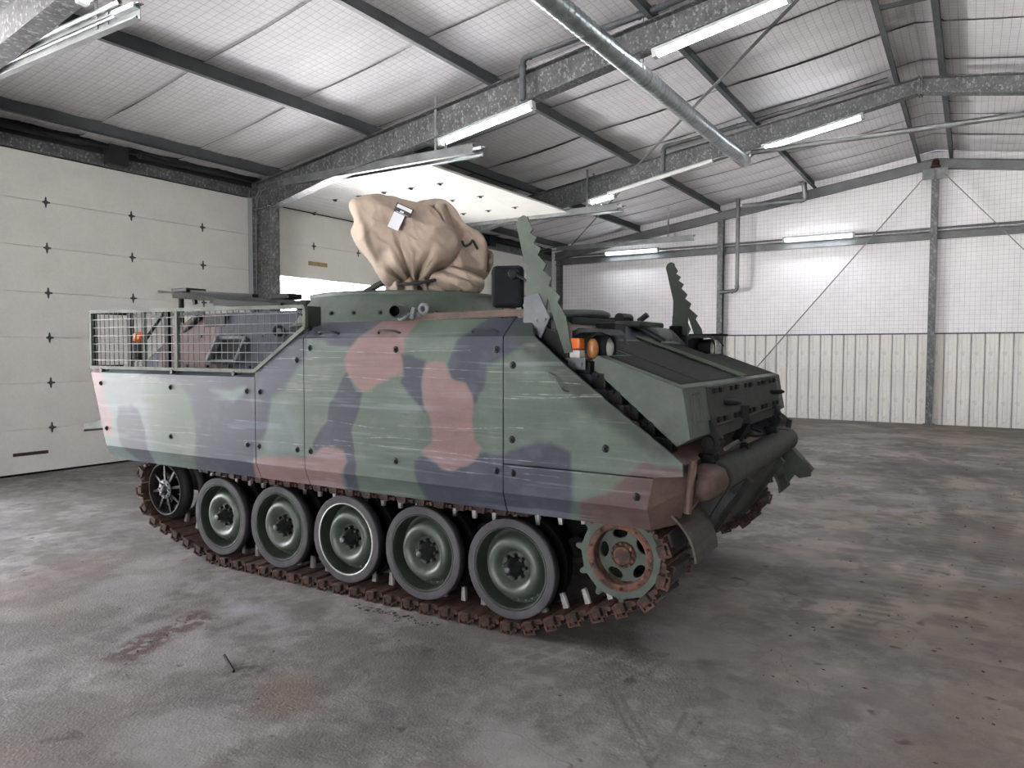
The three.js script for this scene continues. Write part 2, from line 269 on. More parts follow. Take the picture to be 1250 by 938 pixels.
// ceiling: sheets of bubble foil, each sagging a little between the purlins, under the roof slabs
const ceiling = struct(group('ceiling'));
const PURL = [-6.53, -4.26, -2.02, 0.29, 2.51];
const PR = [3.2, 5.5, 7.75, 10.0, 12.25];
function foilSheet(s, i, w, zA) {                            // s -1 left slope, +1 right slope
  const n = 34, m = 6, pos = [], uv = [], idx = [], r = rng(900 + i * 13 + s), lift = r() * 0.006 + (i % 2) * 0.006, sag = 0.03 + 0.03 * r();
  const xa = s < 0 ? -7.28 : RX, xb = s < 0 ? RX : 13.0, list = s < 0 ? [-7.3, ...PURL] : [...PR, 13.1];
  for (let a = 0; a <= n; a++) for (let b = 0; b <= m; b++) {
    const x = mix(xa, xb, a / n), t = b / m; let d = 9; for (let k = 0; k + 1 < list.length; k++) if (x >= list[k] && x <= list[k + 1]) d = Math.sin(Math.PI * (x - list[k]) / (list[k + 1] - list[k]));
    if (d === 9) d = 0;
    const y = yF(x) - sag * d * (0.6 + 0.4 * Math.sin(Math.PI * t)) - 0.010 * Math.sin(Math.PI * t) - 0.016 * smooth(0.86, 1, t) - lift - 0.006 * (fbm(x * 2.1 + i * 7, t * 3, 3) - 0.5) * 2;
    pos.push(x, y, zA + t * w); uv.push(x, zA + t * w);
  }
  for (let a = 0; a < n; a++) for (let b = 0; b < m; b++) { const q = a * (m + 1) + b; idx.push(q, q + m + 1, q + 1, q + 1, q + m + 1, q + m + 2); }
  const g = new THREE.BufferGeometry(); g.setAttribute('position', new THREE.Float32BufferAttribute(pos, 3)); g.setAttribute('uv', new THREE.Float32BufferAttribute(uv, 2)); g.setIndex(idx); g.computeVertexNormals();
  return g;
}
M.foil.side = THREE.DoubleSide;
for (const s of [-1, 1]) for (let i = 0; i < 34; i++) { const w = 0.76, z = ZF + i * w; part('foil_sheet', foilSheet(s, i, Math.min(w + 0.02, ZB - z), z), M.foil, ceiling); }
for (const s of [-1, 1]) { const xo = s < 0 ? -7.45 : 13.2, pts = [[RX, yF(RX) + 0.03], [xo, yF(xo) + 0.03], [xo, yF(xo) + 0.16], [RX, yF(RX) + 0.16]]; part('roof_slab', join([prism(s < 0 ? pts : pts.slice().reverse(), ZF - 0.25, ZB + 0.25)]), M.outWall, ceiling); }

// walls
const DOORS = [[-3.55, 1.22], [-8.45, -3.85], [-13.08, -8.8]], OPEN = [[1.6, 6.2]];
const wallL = struct(group('wall_left'));
{ const pieces = [[ZF - 0.2, -13.08], [-8.8, -8.45], [-3.85, -3.55], [1.22, 1.6], [6.2, ZB + 0.2]];
  part('pier', join(pieces.map(([a, b]) => bx(XL - 0.2, XL, 0, 4.36, a, b))), M.outWall, wallL);
  part('lintel', join([bx(XL - 0.2, XL, 4.36, 4.77, ZF - 0.2, ZB + 0.2), bx(XL - 0.2, XL - 0.05, 4.24, 4.36, ZF - 0.2, ZB + 0.2)]), M.blackSteel, wallL);
  part('lintel_rail', join([bx(XL, XL + 0.06, 4.36, 4.52, ZF + 0.1, ZB)]), M.galvanised, wallL); }
const foilWall = (x0, x1, y0, f1, z, i) => {                  // hung foil strip on the gable, with a little billow
  const n = 3, m = 14, pos = [], uv = [], idx = [];
  for (let a = 0; a <= n; a++) for (let b = 0; b <= m; b++) { const x = mix(x0, x1, a / n), y = mix(y0, f1(x), b / m); pos.push(x, y, z + 0.014 * Math.sin(Math.PI * a / n) + 0.012 * fbm(x * 3 + i, y * 2, 3)); uv.push(x, y); }
  for (let a = 0; a < n; a++) for (let b = 0; b < m; b++) { const q = a * (m + 1) + b; idx.push(q, q + m + 1, q + 1, q + 1, q + m + 1, q + m + 2); }
  const g = new THREE.BufferGeometry(); g.setAttribute('position', new THREE.Float32BufferAttribute(pos, 3)); g.setAttribute('uv', new THREE.Float32BufferAttribute(uv, 2)); g.setIndex(idx); g.computeVertexNormals(); return g;
};
const wallF = struct(group('wall_far'));
part('backing', join([prism([[XL - 0.2, 0], [XR + 0.2, 0], [XR + 0.2, yF(XR + 0.2)], [RX, yF(RX)], [XL - 0.2, yF(XL - 0.2)]], ZF - 0.25, ZF - 0.05)]), M.outWall, wallF);
{ const w = 0.262, cap = join([prism([[0, 0], [0.02, -0.022], [0.075, -0.022], [0.083, -0.014], [0.165, -0.014], [0.173, -0.022], [w - 0.03, -0.022], [w - 0.012, 0], [w - 0.012, 0.01], [0, 0.01]], 0, 2.07).rotateX(-Math.PI / 2)]);
  for (let i = 0; i < 76; i++) part('wall_plank', cap, M.planks, wallF).position.set(XL + 0.02 + i * w, 0, ZF);
  part('ledge', join([bx(XL, XR, 2.07, 2.10, ZF - 0.02, ZF + 0.03)]), M.darkSteel, wallF);
  for (let i = 0; i < 17; i++) part('foil_sheet', foilWall(XL + i * 1.173, XL + (i + 1) * 1.173 + 0.01, 2.1, (x) => yF(x) - 0.02, ZF - 0.03 + 0.006 * (i % 2), i), M.foil, wallF); }
const wallR = struct(top('wall_right', join([bx(XR, XR + 0.2, 0, yF(XR), ZF - 0.2, ZB + 0.2)]), M.planks));
// a wide door stands open behind the camera
const wallB = struct(top('wall_back', join([prism([[XL - 0.2, 0], [0.6, 0], [0.6, 3.6], [5.2, 3.6], [5.2, 0], [XR + 0.2, 0], [XR + 0.2, yF(XR + 0.2)], [RX, yF(RX)], [XL - 0.2, yF(XL - 0.2)]], ZB, ZB + 0.2)]), M.planks));
struct(top('ground', join([bx(-70, -7.3, -0.3, -0.03, -60, 60), bx(-7.3, 60, -0.3, -0.03, 11.5, 60)]), M.outGround));

// ---------------------------------------------------------------- sectional doors
const SEAM = [0, 0.62, 1.24, 1.86, 2.475, 3.09, 3.71, 4.35, 4.97];
function doorPanel(h, len) {                                 // a section: two long faint ribs and rounded long edges, in x thick, y high, z long
  return join([rbx(-0.04, 0, 0.003, h - 0.003, 0, len, 0.006), bx(-0.03, -0.014, -0.012, h - 0.02, 0, len), ...[0.17, 0.33, 0.5, 0.67, 0.83].map((t) => bx(0, 0.0022, t * h - 0.008, t * h + 0.008, 0.02, len - 0.02))]);
}
const hingeGeo = (() => {                                    // diamond plate with a barrel
  const d = prism([[0, -0.078], [0.011, -0.055], [0.012, -0.03], [0.028, -0.008], [0.028, 0.008], [0.012, 0.03], [0.011, 0.055], [0, 0.078], [-0.011, 0.055], [-0.012, 0.03], [-0.028, 0.008], [-0.028, -0.008], [-0.012, -0.03], [-0.011, -0.055]], 0, 0.006);
  return join([d, rod(V(-0.045, 0, 0.014), V(0.045, 0, 0.014), 0.012, 8), bx(-0.02, 0.02, -0.012, 0.012, 0, 0.035), rod(V(0, 0.06, 0), V(0, 0.06, 0.012), 0.008, 6), rod(V(0, -0.06, 0), V(0, -0.06, 0.012), 0.008, 6)]).rotateY(Math.PI / 2);
})();
function rail(z, s, door) {                                   // vertical guide, quarter bend, level run, and its hanger
  const y = 4.53, xe = -2.3, pts = [];
  const C = (dy, dx) => [V(XL + 0.1 + dx, 0.02, z), V(XL + 0.1 + dx, 4.05, z), V(XL + 0.14 + dx * 0.8, 4.3 + dy * 0.4, z), V(XL + 0.32, 4.49 + dy * 0.9, z), V(XL + 0.6, y + dy, z), V(-5, y + dy, z), V(xe, y + dy, z)];
  for (const [dy, dx] of [[0.03, 0], [-0.055, 0.055]]) pts.push(tube(C(dy, dx), 0.012, 6, 8));
  const g = [...pts, bx(-6.0, xe, y - 0.075, y - 0.065, z - 0.03 * s, z + 0.035 * s), bx(-6.2, xe, y - 0.07, y + 0.05, z + 0.028 * s, z + 0.034 * s), bx(-5.4, xe + 0.05, y + 0.045, y + 0.052, z - 0.015 * s, z + 0.034 * s)];
  part('track_rail', join(g), M.zincTrim, door);
  if (door.name === 'door_1' && s < 0) part('track_rail', join([tube([V(XL + 0.3, 4.2, z), V(XL + 0.42, 4.55, z), V(XL + 0.8, y + 0.13, z), V(-5, y + 0.13, z), V(xe - 0.25, y + 0.13, z)], 0.022, 6, 8), bx(-5.8, xe - 0.3, y + 0.08, y + 0.17, z + 0.03 * s, z + 0.036 * s)]), M.zincTrim, door);
  part('hanger', join([bx(-2.98, -2.94, y, yF(-2.96) - 0.05, z + 0.02 * s, z + 0.027 * s), bx(-2.8, -2.77, y, y + 0.14, z + 0.02 * s, z + 0.027 * s), bx(-2.62, -2.3, y + 0.02, y + 0.06, z - 0.03, z + 0.03)]), M.zincTrim, door);
}
function door(n, [z0, z1], lift, hz) {
  const d = struct(new THREE.Group()); d.name = 'door_' + n; scene.add(d);
  const len = z1 - z0;
  for (let i = 0; i < (lift ? 8 : 7); i++) {
    const h = SEAM[i + 1] - SEAM[i], m = part('door_panel', doorPanel(h, len), M.doorPanel, d);
    let lo = SEAM[i] + lift;
    if (lo + h <= 4.5) m.position.set(XL, lo, z0);
    else if (i === 2) { m.position.set(XL + 0.01, 4.32, z0); m.rotation.z = -1.22; }
    else { m.position.set(-6.52 + lo - 4.93, 4.52, z0); m.rotation.z = -Math.PI / 2; }
    m.updateMatrix();
    if (i) for (const z of hz) if (z > z0 && z < z1) { const k = part('hinge', hingeGeo, M.darkSteel, d); k.position.set(0.001, 0, z - z0).applyMatrix4(m.matrix); k.rotation.z = m.rotation.z; }
    if (i === 0) { const zz = n === 1 ? 0.03 : -5.15, sign = part('letter_plate', join([bx(0.002, 0.008, 0.145, 0.225, -0.24, 0.24)]), n === 2 ? M.yellowSign : M.doorPanel, d); sign.position.set(0, 0.10, zz - z0).applyMatrix4(m.matrix); if (n === 1) { const q = part('slot', join([bx(0.007, 0.011, 0.165, 0.21, -0.22, 0.22)]), M.darkSlot, d); q.position.copy(sign.position); } if (n === 3) sign.visible = true; }
  }
  if (!lift) part('bottom_seal', join([rbx(XL - 0.035, XL + 0.004, 0, 0.03, z0, z1)]), M.black, d);
  for (const [z, s] of [[z0 - 0.05, 1], [z1 + 0.05, -1]]) rail(z, s, d);
  const sh = [rod(V(XL + 0.16, 4.60, z0), V(XL + 0.16, 4.60, z1), 0.016, 8)];                      // spring shaft over the door
  for (const t of [0.1, 0.58]) sh.push(rod(V(XL + 0.16, 4.60, z0 + t * len), V(XL + 0.16, 4.60, z0 + (t + 0.33) * len), 0.045, 10));
  part('spring_shaft', join(sh), M.blackSteel, d);
  part('bearing_plate', join([bx(XL + 0.02, XL + 0.22, 4.38, 4.66, (z0 + z1) / 2 - 0.14, (z0 + z1) / 2 + 0.14)]), M.blackSteel, d);
  return d;
}
const steps = (a, n) => Array.from({ length: n }, (_, i) => a + i * 1.2);
door(1, DOORS[0], 0, steps(-2.65, 4));
door(2, DOORS[1], 3.07, steps(-7.45, 3));
door(3, DOORS[2], 0, steps(-12.4, 4));

// ---------------------------------------------------------------- steelwork
const slope = (x0, x1, up, lo, z0, z1) => prism([[x0, up(x0)], [x1, up(x1)], [x1, lo(x1)], [x0, lo(x0)]], z0, z1);
function portal(z, label) {
  const f = tag(group('portal_frame', [RX, 0, z]), label, 'steel frame');
  const dep = (x) => 0.25 + 0.17 * clamp((RX - x) / 5), at = (g) => g.map((q) => q.translate(-RX, 0, 0));
  for (const s of [-1, 1]) {
    const X = (x) => (s < 0 ? x : 2 * RX - x), sl = (x0, x1, a, b, w0, w1) => { const P = [[X(x0), a(x0)], [X(x1), a(x1)], [X(x1), b(x1)], [X(x0), b(x0)]]; return prism(P, w0, w1); };
    const low = (x) => yR(x) - dep(x), haunch = (x) => low(x) - 0.10 * smooth(-5.2, -6.55, x);
    part('rafter', join(at([sl(-6.95, RX - 5, yR, low, -0.006, 0.006), sl(RX - 5, RX, yR, low, -0.006, 0.006), sl(-6.95, RX, yR, (x) => yR(x) - 0.015, -0.1, 0.1), sl(-5.2, RX - 5, (x) => low(x) + 0.015, low, -0.1, 0.1), sl(RX - 5, RX, (x) => low(x) + 0.015, low, -0.1, 0.1), sl(-6.55, -5.2, (x) => haunch(x) + 0.015, haunch, -0.1, 0.1), sl(-6.55, -5.2, (x) => low(x) + 0.01, haunch, -0.006, 0.006)])), M.galvanised, f);
    part('end_plate', join(at([bx(X(RX - 0.03), X(RX - 0.005), yR(RX) - 0.28, yR(RX) + 0.02, -0.1, 0.1)])), M.galvanised, f);
    part('column', join(at([bx(X(-6.97), X(-6.53), 0, 4.14, -0.006, 0.006), bx(X(-6.985), X(-6.965), 0, 4.6, -0.1, 0.1), bx(X(-6.54), X(-6.52), 0, 4.14, -0.1, 0.1), bx(X(-6.97), X(-6.53), 4.13, 4.15, -0.1, 0.1)])), M.galvanised, f);
    part('foot_plate', join(at([bx(X(-7.02), X(-6.46), 0, 0.025, -0.16, 0.16), ...[[-6.9, 0.13], [-6.6, 0.13], [-6.9, -0.13], [-6.6, -0.13]].map(([x, q]) => rod(V(X(x), 0.02, q), V(X(x), 0.06, q), 0.014, 6))])), M.galvanised, f);
  }
  return f;
}
portal(FR[0], 'galvanised steel frame cut by the upper left corner of the picture');
portal(FR[1], 'galvanised steel frame over the vehicle, with its column beside the half-open door');
portal(FR[2], 'galvanised steel frame farther back, whose peak shows at upper right');
{ const g = tag(group('gable_frame', [RX, 0, -14.3]), 'slim grey steel frame with posts and braces standing against the far wall', 'steel frame');
  const D = 0.24, at = (q) => q.map((k) => k.translate(-RX, 0, 0));
  for (const s of [-1, 1]) { const X = (x) => (s < 0 ? x : 2 * RX - x), P = (x0, x1, a, b, w0, w1) => prism([[X(x0), a(x0)], [X(x1), a(x1)], [X(x1), b(x1)], [X(x0), b(x0)]], w0, w1);
    part('rafter', join(at([P(-6.9, RX, (x) => yR(x) - 0.02, (x) => yR(x) - D, -0.005, 0.005), P(-6.9, RX, (x) => yR(x) - 0.02, (x) => yR(x) - 0.035, -0.06, 0.06), P(-6.9, RX, (x) => yR(x) - D + 0.012, (x) => yR(x) - D, -0.06, 0.06)])), M.midSteel, g);
    part('girt', join(at([bx(X(-6.9), X(RX), 4.38, 4.40, -0.1, 0.04), bx(X(-6.9), X(RX), 4.22, 4.40, -0.09, -0.08), bx(X(-6.9), X(RX), 4.22, 4.24, -0.1, 0.02), rod(V(X(-6.9), 4.46, 0.0), V(X(RX), 4.46, 0), 0.025, 8)])), M.midSteel, g);
    part('brace', join(at([bar(V(X(2.70), 5.66, 0.09), V(X(-1.9), 0.15, 0.09), 0.012, 0.09, V(0, 0, 1)), bx(X(2.62), X(2.84), 5.55, 5.78, 0.08, 0.09)])), M.zincTrim, g);
  }
  const posts = [[RX, 5.8], [-1.96, 5.12], [7.7, 5.12], [-6.76, 4.35], [12.5, 4.35]];
  for (const [x, h] of posts) part('post', join(at([bx(x - 0.07, x + 0.07, 0, h, 0.06, 0.07), bx(x - 0.004, x + 0.004, 0, h, -0.08, 0.06), bx(x - 0.07, x + 0.07, 0, h, -0.09, -0.08), bx(x - 0.12, x + 0.12, 0, 0.02, -0.1, 0.12)])), M.galvanised, g); }
const PL = ['lowest dark roof purlin, along the eaves above the closed left door', 'second dark roof purlin up the slope from the left doors', 'third dark roof purlin up the slope, meeting the middle frame above its lamp', 'fourth dark roof purlin, passing behind the spiral duct', 'dark ridge purlin just left of the roof peak', 'dark ridge purlin just right of the roof peak'];
[...PURL, 3.2].forEach((x, i) => {
  const t = yF(x) - 0.002, s = x > RX ? -1 : 1, y = t - 0.2;
  const o = top('roof_purlin', join([bx(-0.005, 0.005, -0.198, 0, ZF + 0.02, ZB - 0.05), bx(0, -0.06 * s, -0.008, 0, ZF + 0.02, ZB - 0.05), bx(0, 0.07 * s, -0.2, -0.19, ZF + 0.02, ZB - 0.05), bx(0.065 * s, 0.07 * s, -0.2, -0.175, ZF + 0.02, ZB - 0.05)]), M.darkSteel);
  o.position.set(x, t, 0); tag(o, PL[i], 'purlin');
});
tag(top('ridge_bracket', join([bx(RX - 0.1, RX + 0.1, 5.82, 5.84, -14.36, -14.2), lathe([[0, 0.16], [0.05, 0.15], [0.075, 0.1], [0.08, 0.02], [0.11, 0], [0, 0]], 16).translate(RX, 5.84, -14.26)]), M.ochre), 'small ochre rusty fitting at the roof peak on the far wall', 'fitting');
function flat(name, a, b, w, label) { const o = top(name, join([bar(V(0, 0, 0), b.clone().sub(a), w, 0.01)]), M.zincTrim); o.position.copy(a); return tag(o, label, 'brace'); }
tag(top('roof_strut', join([bar(V(2.51, yF(2.51) - 0.16, -5.6), V(3.2, yF(3.2) - 0.16, -5.6), 0.05, 0.05)]), M.darkSteel), 'short steel strut between the two ridge purlins near the top edge', 'strut');
flat('roof_brace', V(-1.95, 5.24, -8.52), V(2.15, 5.70, -3.72), 0.05, 'thin flat brace running diagonally under the roof beside the spiral duct');
flat('roof_brace', V(-2.35, 4.86, -8.72), V(-6.6, 4.50, -14.2), 0.03, 'thin dark brace sloping to the far left corner under the roof');

// ---------------------------------------------------------------- lamps
function lamp(x0, x1, y0, y1, z, label, hidden) {
  const a = V(x0, y0, z), b = V(x1, y1, z), mid = a.clone().add(b).multiplyScalar(0.5), L = a.distanceTo(b);
  const g = group('fluorescent_lamp', [mid.x, mid.y, mid.z]); g.rotation.z = Math.atan2(y1 - y0, x1 - x0);
  tag(g, label, 'lamp', hidden);
  part('housing', join([rbx(-L / 2, L / 2, 0.0, 0.05, -0.05, 0.05, 0.012)]), M.lampBody, g);
  part('tube_diffuser', join([prism([[-0.05, 0], [0.05, 0], [0.048, -0.03], [0.03, -0.055], [0, -0.064], [-0.03, -0.055], [-0.048, -0.03]], -L / 2 + 0.03, L / 2 - 0.03).rotateY(Math.PI / 2)]), M.glow, g);
  for (const s of [-1, 1]) part('end_cap', join([rbx(s * L / 2 - 0.03, s * L / 2 + 0.03, -0.064, 0.05, -0.052, 0.052, 0.012)]), M.lampBody, g);
  const light = new THREE.RectAreaLight(0xf0f9ff, LAMP_NITS, L - 0.1, 0.1);
  light.name = 'lamp_light'; light.position.set(0, -0.07, 0); light.rotation.x = -Math.PI / 2; g.add(light);
  return g;
}
const under = (x) => yR(x) - 0.25 - 0.17 * clamp((RX - x) / 5) - 0.055;
lamp(-2.9, -1.37, under(-2.9), under(-1.37), FR[1] + 0.02, 'long fluorescent lamp under the middle frame, beside the half-open door track');
lamp(0.35, 1.88, under(0.35), under(1.88), FR[1] + 0.02, 'fluorescent lamp cut by the top edge of the picture, right of the spiral duct');
lamp(-2.95, -2.42, under(-2.95), under(-2.42), FR[2] + 0.02, 'short fluorescent lamp under the far frame at the end of the white conduit');
lamp(0.45, 2.03, under(0.45), under(2.03), FR[2] + 0.02, 'fluorescent lamp under the far frame just above the thin level pipe');
lamp(-5.22, -3.66, 4.46, 4.46, -14.2, 'left one of the two fluorescent lamps on the rail across the far wall');
lamp(-0.36, 1.22, 4.46, 4.46, -14.2, 'right one of the two fluorescent lamps on the rail across the far wall');
for (const [x, z] of [[5.4, FR[1]], [5.4, FR[2]], [-2.1, FR[0]], [5.4, FR[0]]]) lamp(x - 0.76, x + 0.76, under(x - 0.76), under(x + 0.76), z + 0.02, 'fluorescent lamp under a frame outside the picture', 'lamps out of the picture');

// ---------------------------------------------------------------- duct and pipes
{ const prof = [], L = 13.2; for (let i = 0; i <= L / 0.12; i++) { const y = i * 0.12; prof.push([0.108, y], [0.108, y + 0.088], [0.1135, y + 0.096], [0.1135, y + 0.108], [0.108, y + 0.116]); }
  const d = group('spiral_duct', [0.17, 5.05, -8.4]); tag(d, 'large round spiral-seamed metal duct hanging under the frames', 'duct');
  part('duct_wall', join([lathe(prof, 28).rotateX(Math.PI / 2)]), M.duct, d);
  part('end_cap', join([lathe([[0, -0.03], [0.09, -0.028], [0.112, -0.01], [0.114, 0.05]], 28).rotateX(Math.PI / 2), rod(V(0.05, 0.05, 0), V(0.16, 0.13, 0), 0.045, 12)]), M.duct, d);
  for (const z of [4.7, 9.7]) part('hanger', join([rod(V(0, 0.1, z), V(0, yF(0.17) - 5.05 - 0.03, z), 0.005, 6), lathe([[0.118, -0.015], [0.118, 0.015]], 24).rotateX(Math.PI / 2).translate(0, 0, z)]), M.zincTrim, d); }
const pipeThing = (pts, r, mat, label, bend) => { const o = top('pipe', pipe(pts.map((q) => q.clone().sub(pts[0])), r, bend), mat); o.position.copy(pts[0]); return tag(o, label, 'pipe'); };
pipeThing([V(0.3, 5.17, -8.36), V(12.5, 5.17, -8.36)], 0.045, M.zincTrim, 'level thin metal pipe running right from the end of the spiral duct');
pipeThing([V(-1.44, 5.0, -3.50), V(-1.44, yR(-1.44) + 0.14, -3.50), V(0.25, yR(0.25) + 0.12, -3.62), V(2.6, yR(2.6) + 0.12, -3.62)], 0.042, M.greyPaint, 'grey pipe with an elbow climbing over the middle frame by its lamp', 0.09);
pipeThing([V(-1.36, yR(-1.36) - 0.34, -8.47), V(-1.36, yR(-1.36) + 0.13, -8.47), V(0.1, yR(0.1) + 0.12, -8.58), V(2.4, yR(2.4) + 0.12, -8.58)], 0.042, M.greyPaint, 'grey pipe with an elbow climbing over the far frame', 0.09);
pipeThing([V(-2.5, under(-2.5) + 0.02, -8.47), V(-0.42, under(-0.42) + 0.02, -8.47)], 0.042, M.lampBody, 'white conduit along the underside of the far frame');
pipeThing([V(-0.42, under(-0.42) + 0.03, -8.45), V(0.17, under(-0.1) + 0.05, -8.42)], 0.03, M.zincTrim, 'short coupling pipe between the white conduit and the duct end');
pipeThing([V(0.12, yR(0.17) + 0.12, -14.0), V(0.16, 5.36, -14.08), V(-1.36, 5.36, -14.08)], 0.06, M.zincTrim, 'lower level pipe under the far roof edge, joining the down pipe', 0.09);
pipeThing([V(0.1, 5.83, -14.05), V(-1.46, 5.83, -14.05), V(-1.46, 3.22, -14.05), V(-1.9, 3.2, -14.05)], 0.05, M.zincTrim, 'vertical metal down pipe on the far wall with a crooked foot', 0.1);

// ---------------------------------------------------------------- the vehicle: x forward, y up, z to its right side (towards the camera)
const C = { green: [0.240, 0.282, 0.250], pink: [0.365, 0.288, 0.282], dark: [0.152, 0.166, 0.203], pale: [0.275, 0.318, 0.31], brown: [0.235, 0.185, 0.175] };
const BLOBS = [
  [C.pale, [[-2.6, 1.56], [-2.0, 1.56], [-2.05, 1.3], [-1.9, 0.9], [-1.5, 0.75], [-2.7, 0.75]], 0.06],
  [C.pale, [[-0.66, 1.3], [-0.4, 1.35], [-0.25, 1.2], [-0.25, 0.98], [-0.6, 0.95]], 0.05],
  [C.dark, [[-2.1, 1.49], [-1.58, 1.44], [-1.43, 1.31], [-1.38, 1.15], [-1.43, 0.75], [-0.72, 0.75], [-0.72, 1.21], [-0.73, 1.56], [-1.9, 1.56]], 0.03],
  [C.pale, [[-1.2, 1.41], [-1.06, 1.35], [-0.94, 1.32], [-0.82, 1.36], [-0.8, 1.42]], 0.03],
  [C.dark, [[-2.41, 1.22], [-2.23, 1.25], [-2.11, 1.16], [-2.03, 1.01], [-1.98, 0.75], [-2.19, 0.75], [-2.36, 0.92], [-2.43, 1.1]], 0.025],
  [C.pink, [[-2.9, 1.6], [-2.6, 1.6], [-2.59, 1.3], [-2.5, 1.13], [-2.48, 0.95], [-2.73, 0.94]], 0.03],
  [C.dark, [[-0.72, 1.5], [-0.49, 1.66], [-0.15, 1.9], [-0.2, 1.63], [-0.39, 1.44], [-0.54, 1.36], [-0.58, 1.19], [-0.63, 1.05], [-0.72, 1.02]], 0.03],
  [C.pink, [[0.27, 1.77], [0.2, 1.72], [0.15, 1.64], [0.18, 1.55], [0.25, 1.47], [0.32, 1.42], [0.39, 1.42], [0.5, 1.48], [0.57, 1.52], [0.65, 1.56], [0.68, 1.64], [0.67, 1.76], [0.67, 1.93], [0.42, 1.93]], 0.018],
  [C.dark, [[0.14, 1.51], [0.08, 1.41], [0.02, 1.34], [0, 1.26], [-0.08, 1.17], [-0.13, 1.05], [-0.12, 0.99], [0.06, 1.0], [0.15, 1], [0.16, 0.74], [0.26, 0.74], [0.24, 0.99], [0.25, 1.16], [0.3, 1.3], [0.32, 1.41], [0.27, 1.42], [0.18, 1.55]], 0.016],
  [C.pink, [[-0.75, 0.93], [-0.24, 0.96], [-0.12, 0.99], [-0.04, 1.04], [0.06, 1.06], [0.15, 1.03], [0.18, 0.95], [0.13, 0.87], [0.13, 0.7], [-0.76, 0.7]], 0.018],
  [C.dark, [[0.65, 1.68], [0.83, 1.64], [0.82, 1.51], [0.82, 1.32], [0.73, 1.41], [0.64, 1.5], [0.67, 1.56]], 0.018],
  [C.dark, [[1.05, 1.73], [1.14, 1.79], [1.26, 1.95], [1.5, 1.95], [1.65, 1.75], [1.63, 1.67], [1.51, 1.70], [1.43, 1.66], [1.37, 1.63], [1.29, 1.6], [1.27, 1.5], [1.23, 1.38], [1.19, 1.36], [1.14, 1.5], [1.04, 1.54], [0.99, 1.63], [1.02, 1.68]], 0.018],
  [C.dark, [[-0.23, 1.78], [-0.05, 1.95], [0.45, 1.95], [0.27, 1.77], [0.2, 1.72], [-0.05, 1.75]], 0.02],
  [C.dark, [[0.73, 1], [0.8, 1.05], [0.97, 1.0], [1.14, 1.02], [1.23, 1.09], [1.39, 1.12], [1.53, 1.16], [1.68, 1.2], [1.81, 1.14], [1.83, 0.89], [1.74, 0.7], [1.39, 0.7], [0.83, 0.7], [0.73, 0.93]], 0.02],
  [C.pink, [[0.83, 1.62], [0.88, 1.64], [0.97, 1.64], [1.04, 1.54], [1.14, 1.5], [1.19, 1.42], [1.2, 1.36], [1.17, 1.26], [1.18, 1.18], [1.24, 1.14], [1.21, 1.08], [1.14, 1.02], [1.06, 0.99], [0.97, 1], [0.89, 1.03], [0.8, 1.06], [0.78, 1.07], [0.85, 1.13], [0.85, 1.27], [0.82, 1.4], [0.82, 1.51]], 0.014],
  [[0.135, 0.165, 0.148], [[1.48, 1.95], [1.66, 1.78], [1.85, 1.58], [2.1, 1.40], [2.42, 1.18], [2.30, 1.16], [1.98, 1.32], [1.72, 1.56], [1.5, 1.70], [1.42, 1.80]], 0.05],
  [C.brown, [[1.82, 0.7], [1.87, 0.87], [2.02, 0.95], [2.12, 1.05], [2.25, 1.13], [2.6, 1.08], [2.6, 0.7]], 0.02],
];
// camouflage of the right side; one tile spans x -3..3, y 0.6..2.1
T.camo = tex(2048, 512, (u, v) => {
  const x = -3 + u * 6, y = 0.6 + v * 1.5;
  const wx = x + 0.075 * (fbm(x * 4.2 + 9, y * 4.2, 3) - 0.5), wy = y + 0.075 * (fbm(x * 4.2, y * 4.2 + 50, 3) - 0.5);
  let c = C.green;
  const forest = smooth(0.52, 0.66, fbm(x * 1.1 + 30, y * 1.3 + 11, 3)); c = mix3(c, [0.198, 0.252, 0.206], forest * 0.75);
  for (const [col, P, soft] of BLOBS) {
    let lo = 9, hi = -9; for (const q of P) { lo = Math.min(lo, q[0]); hi = Math.max(hi, q[0]); }
    if (wx < lo - 0.08 || wx > hi + 0.08) continue;
    c = mix3(c, col, within(P, wx, wy, soft));
  }
  const d = fbm(x * 3.1 + 5, y * 3.1, 5), s = fbm(x * 1.5, y * 40 + 7, 3), fine = vnoise(x * 160, y * 160);
  let k = 1 + 0.22 * (d - 0.5) + 0.16 * (s - 0.5) + 0.06 * (fine - 0.5);
  c = [c[0] * k, c[1] * k, c[2] * k];
  const chalk = smooth(0.60, 0.8, fbm(x * 1.3 + 70, y * 24 + 3, 4)); c = mix3(c, [0.43, 0.445, 0.48], chalk * 0.38);
  // long scratches
  for (let i = 0; i < 34; i++) { const y0 = 0.95 + P256[i * 5 + 900] * 0.85, x0 = -2.6 + P256[i * 5 + 901] * 4.4, L = 0.3 + P256[i * 5 + 902] * 1.1; if (x > x0 && x < x0 + L) { const yy = y0 + 0.03 * (fbm(x * 2 + i * 9, i, 2) - 0.5) + (P256[i * 5 + 903] - 0.5) * 0.10 * (x - x0); if (Math.abs(y - yy) < 0.0022) c = mix3(c, [0.58, 0.57, 0.58], 0.5 * vnoise(x * 20, i * 3)); } }
  const dust = smooth(0.5, 0.75, fbm(x * 7 + 33, y * 9 + 12, 5)); c = mix3(c, [0.40, 0.40, 0.40], dust * 0.16);
  const hatch = vnoise(x * 9, y * 260) * vnoise(x * 3 + 40, y * 18); c = mix3(c, [0.47, 0.47, 0.49], 0.22 * smooth(0.45, 0.8, hatch));
  return c;
});
T.camo.wrapS = T.camo.wrapT = THREE.ClampToEdgeWrapping;
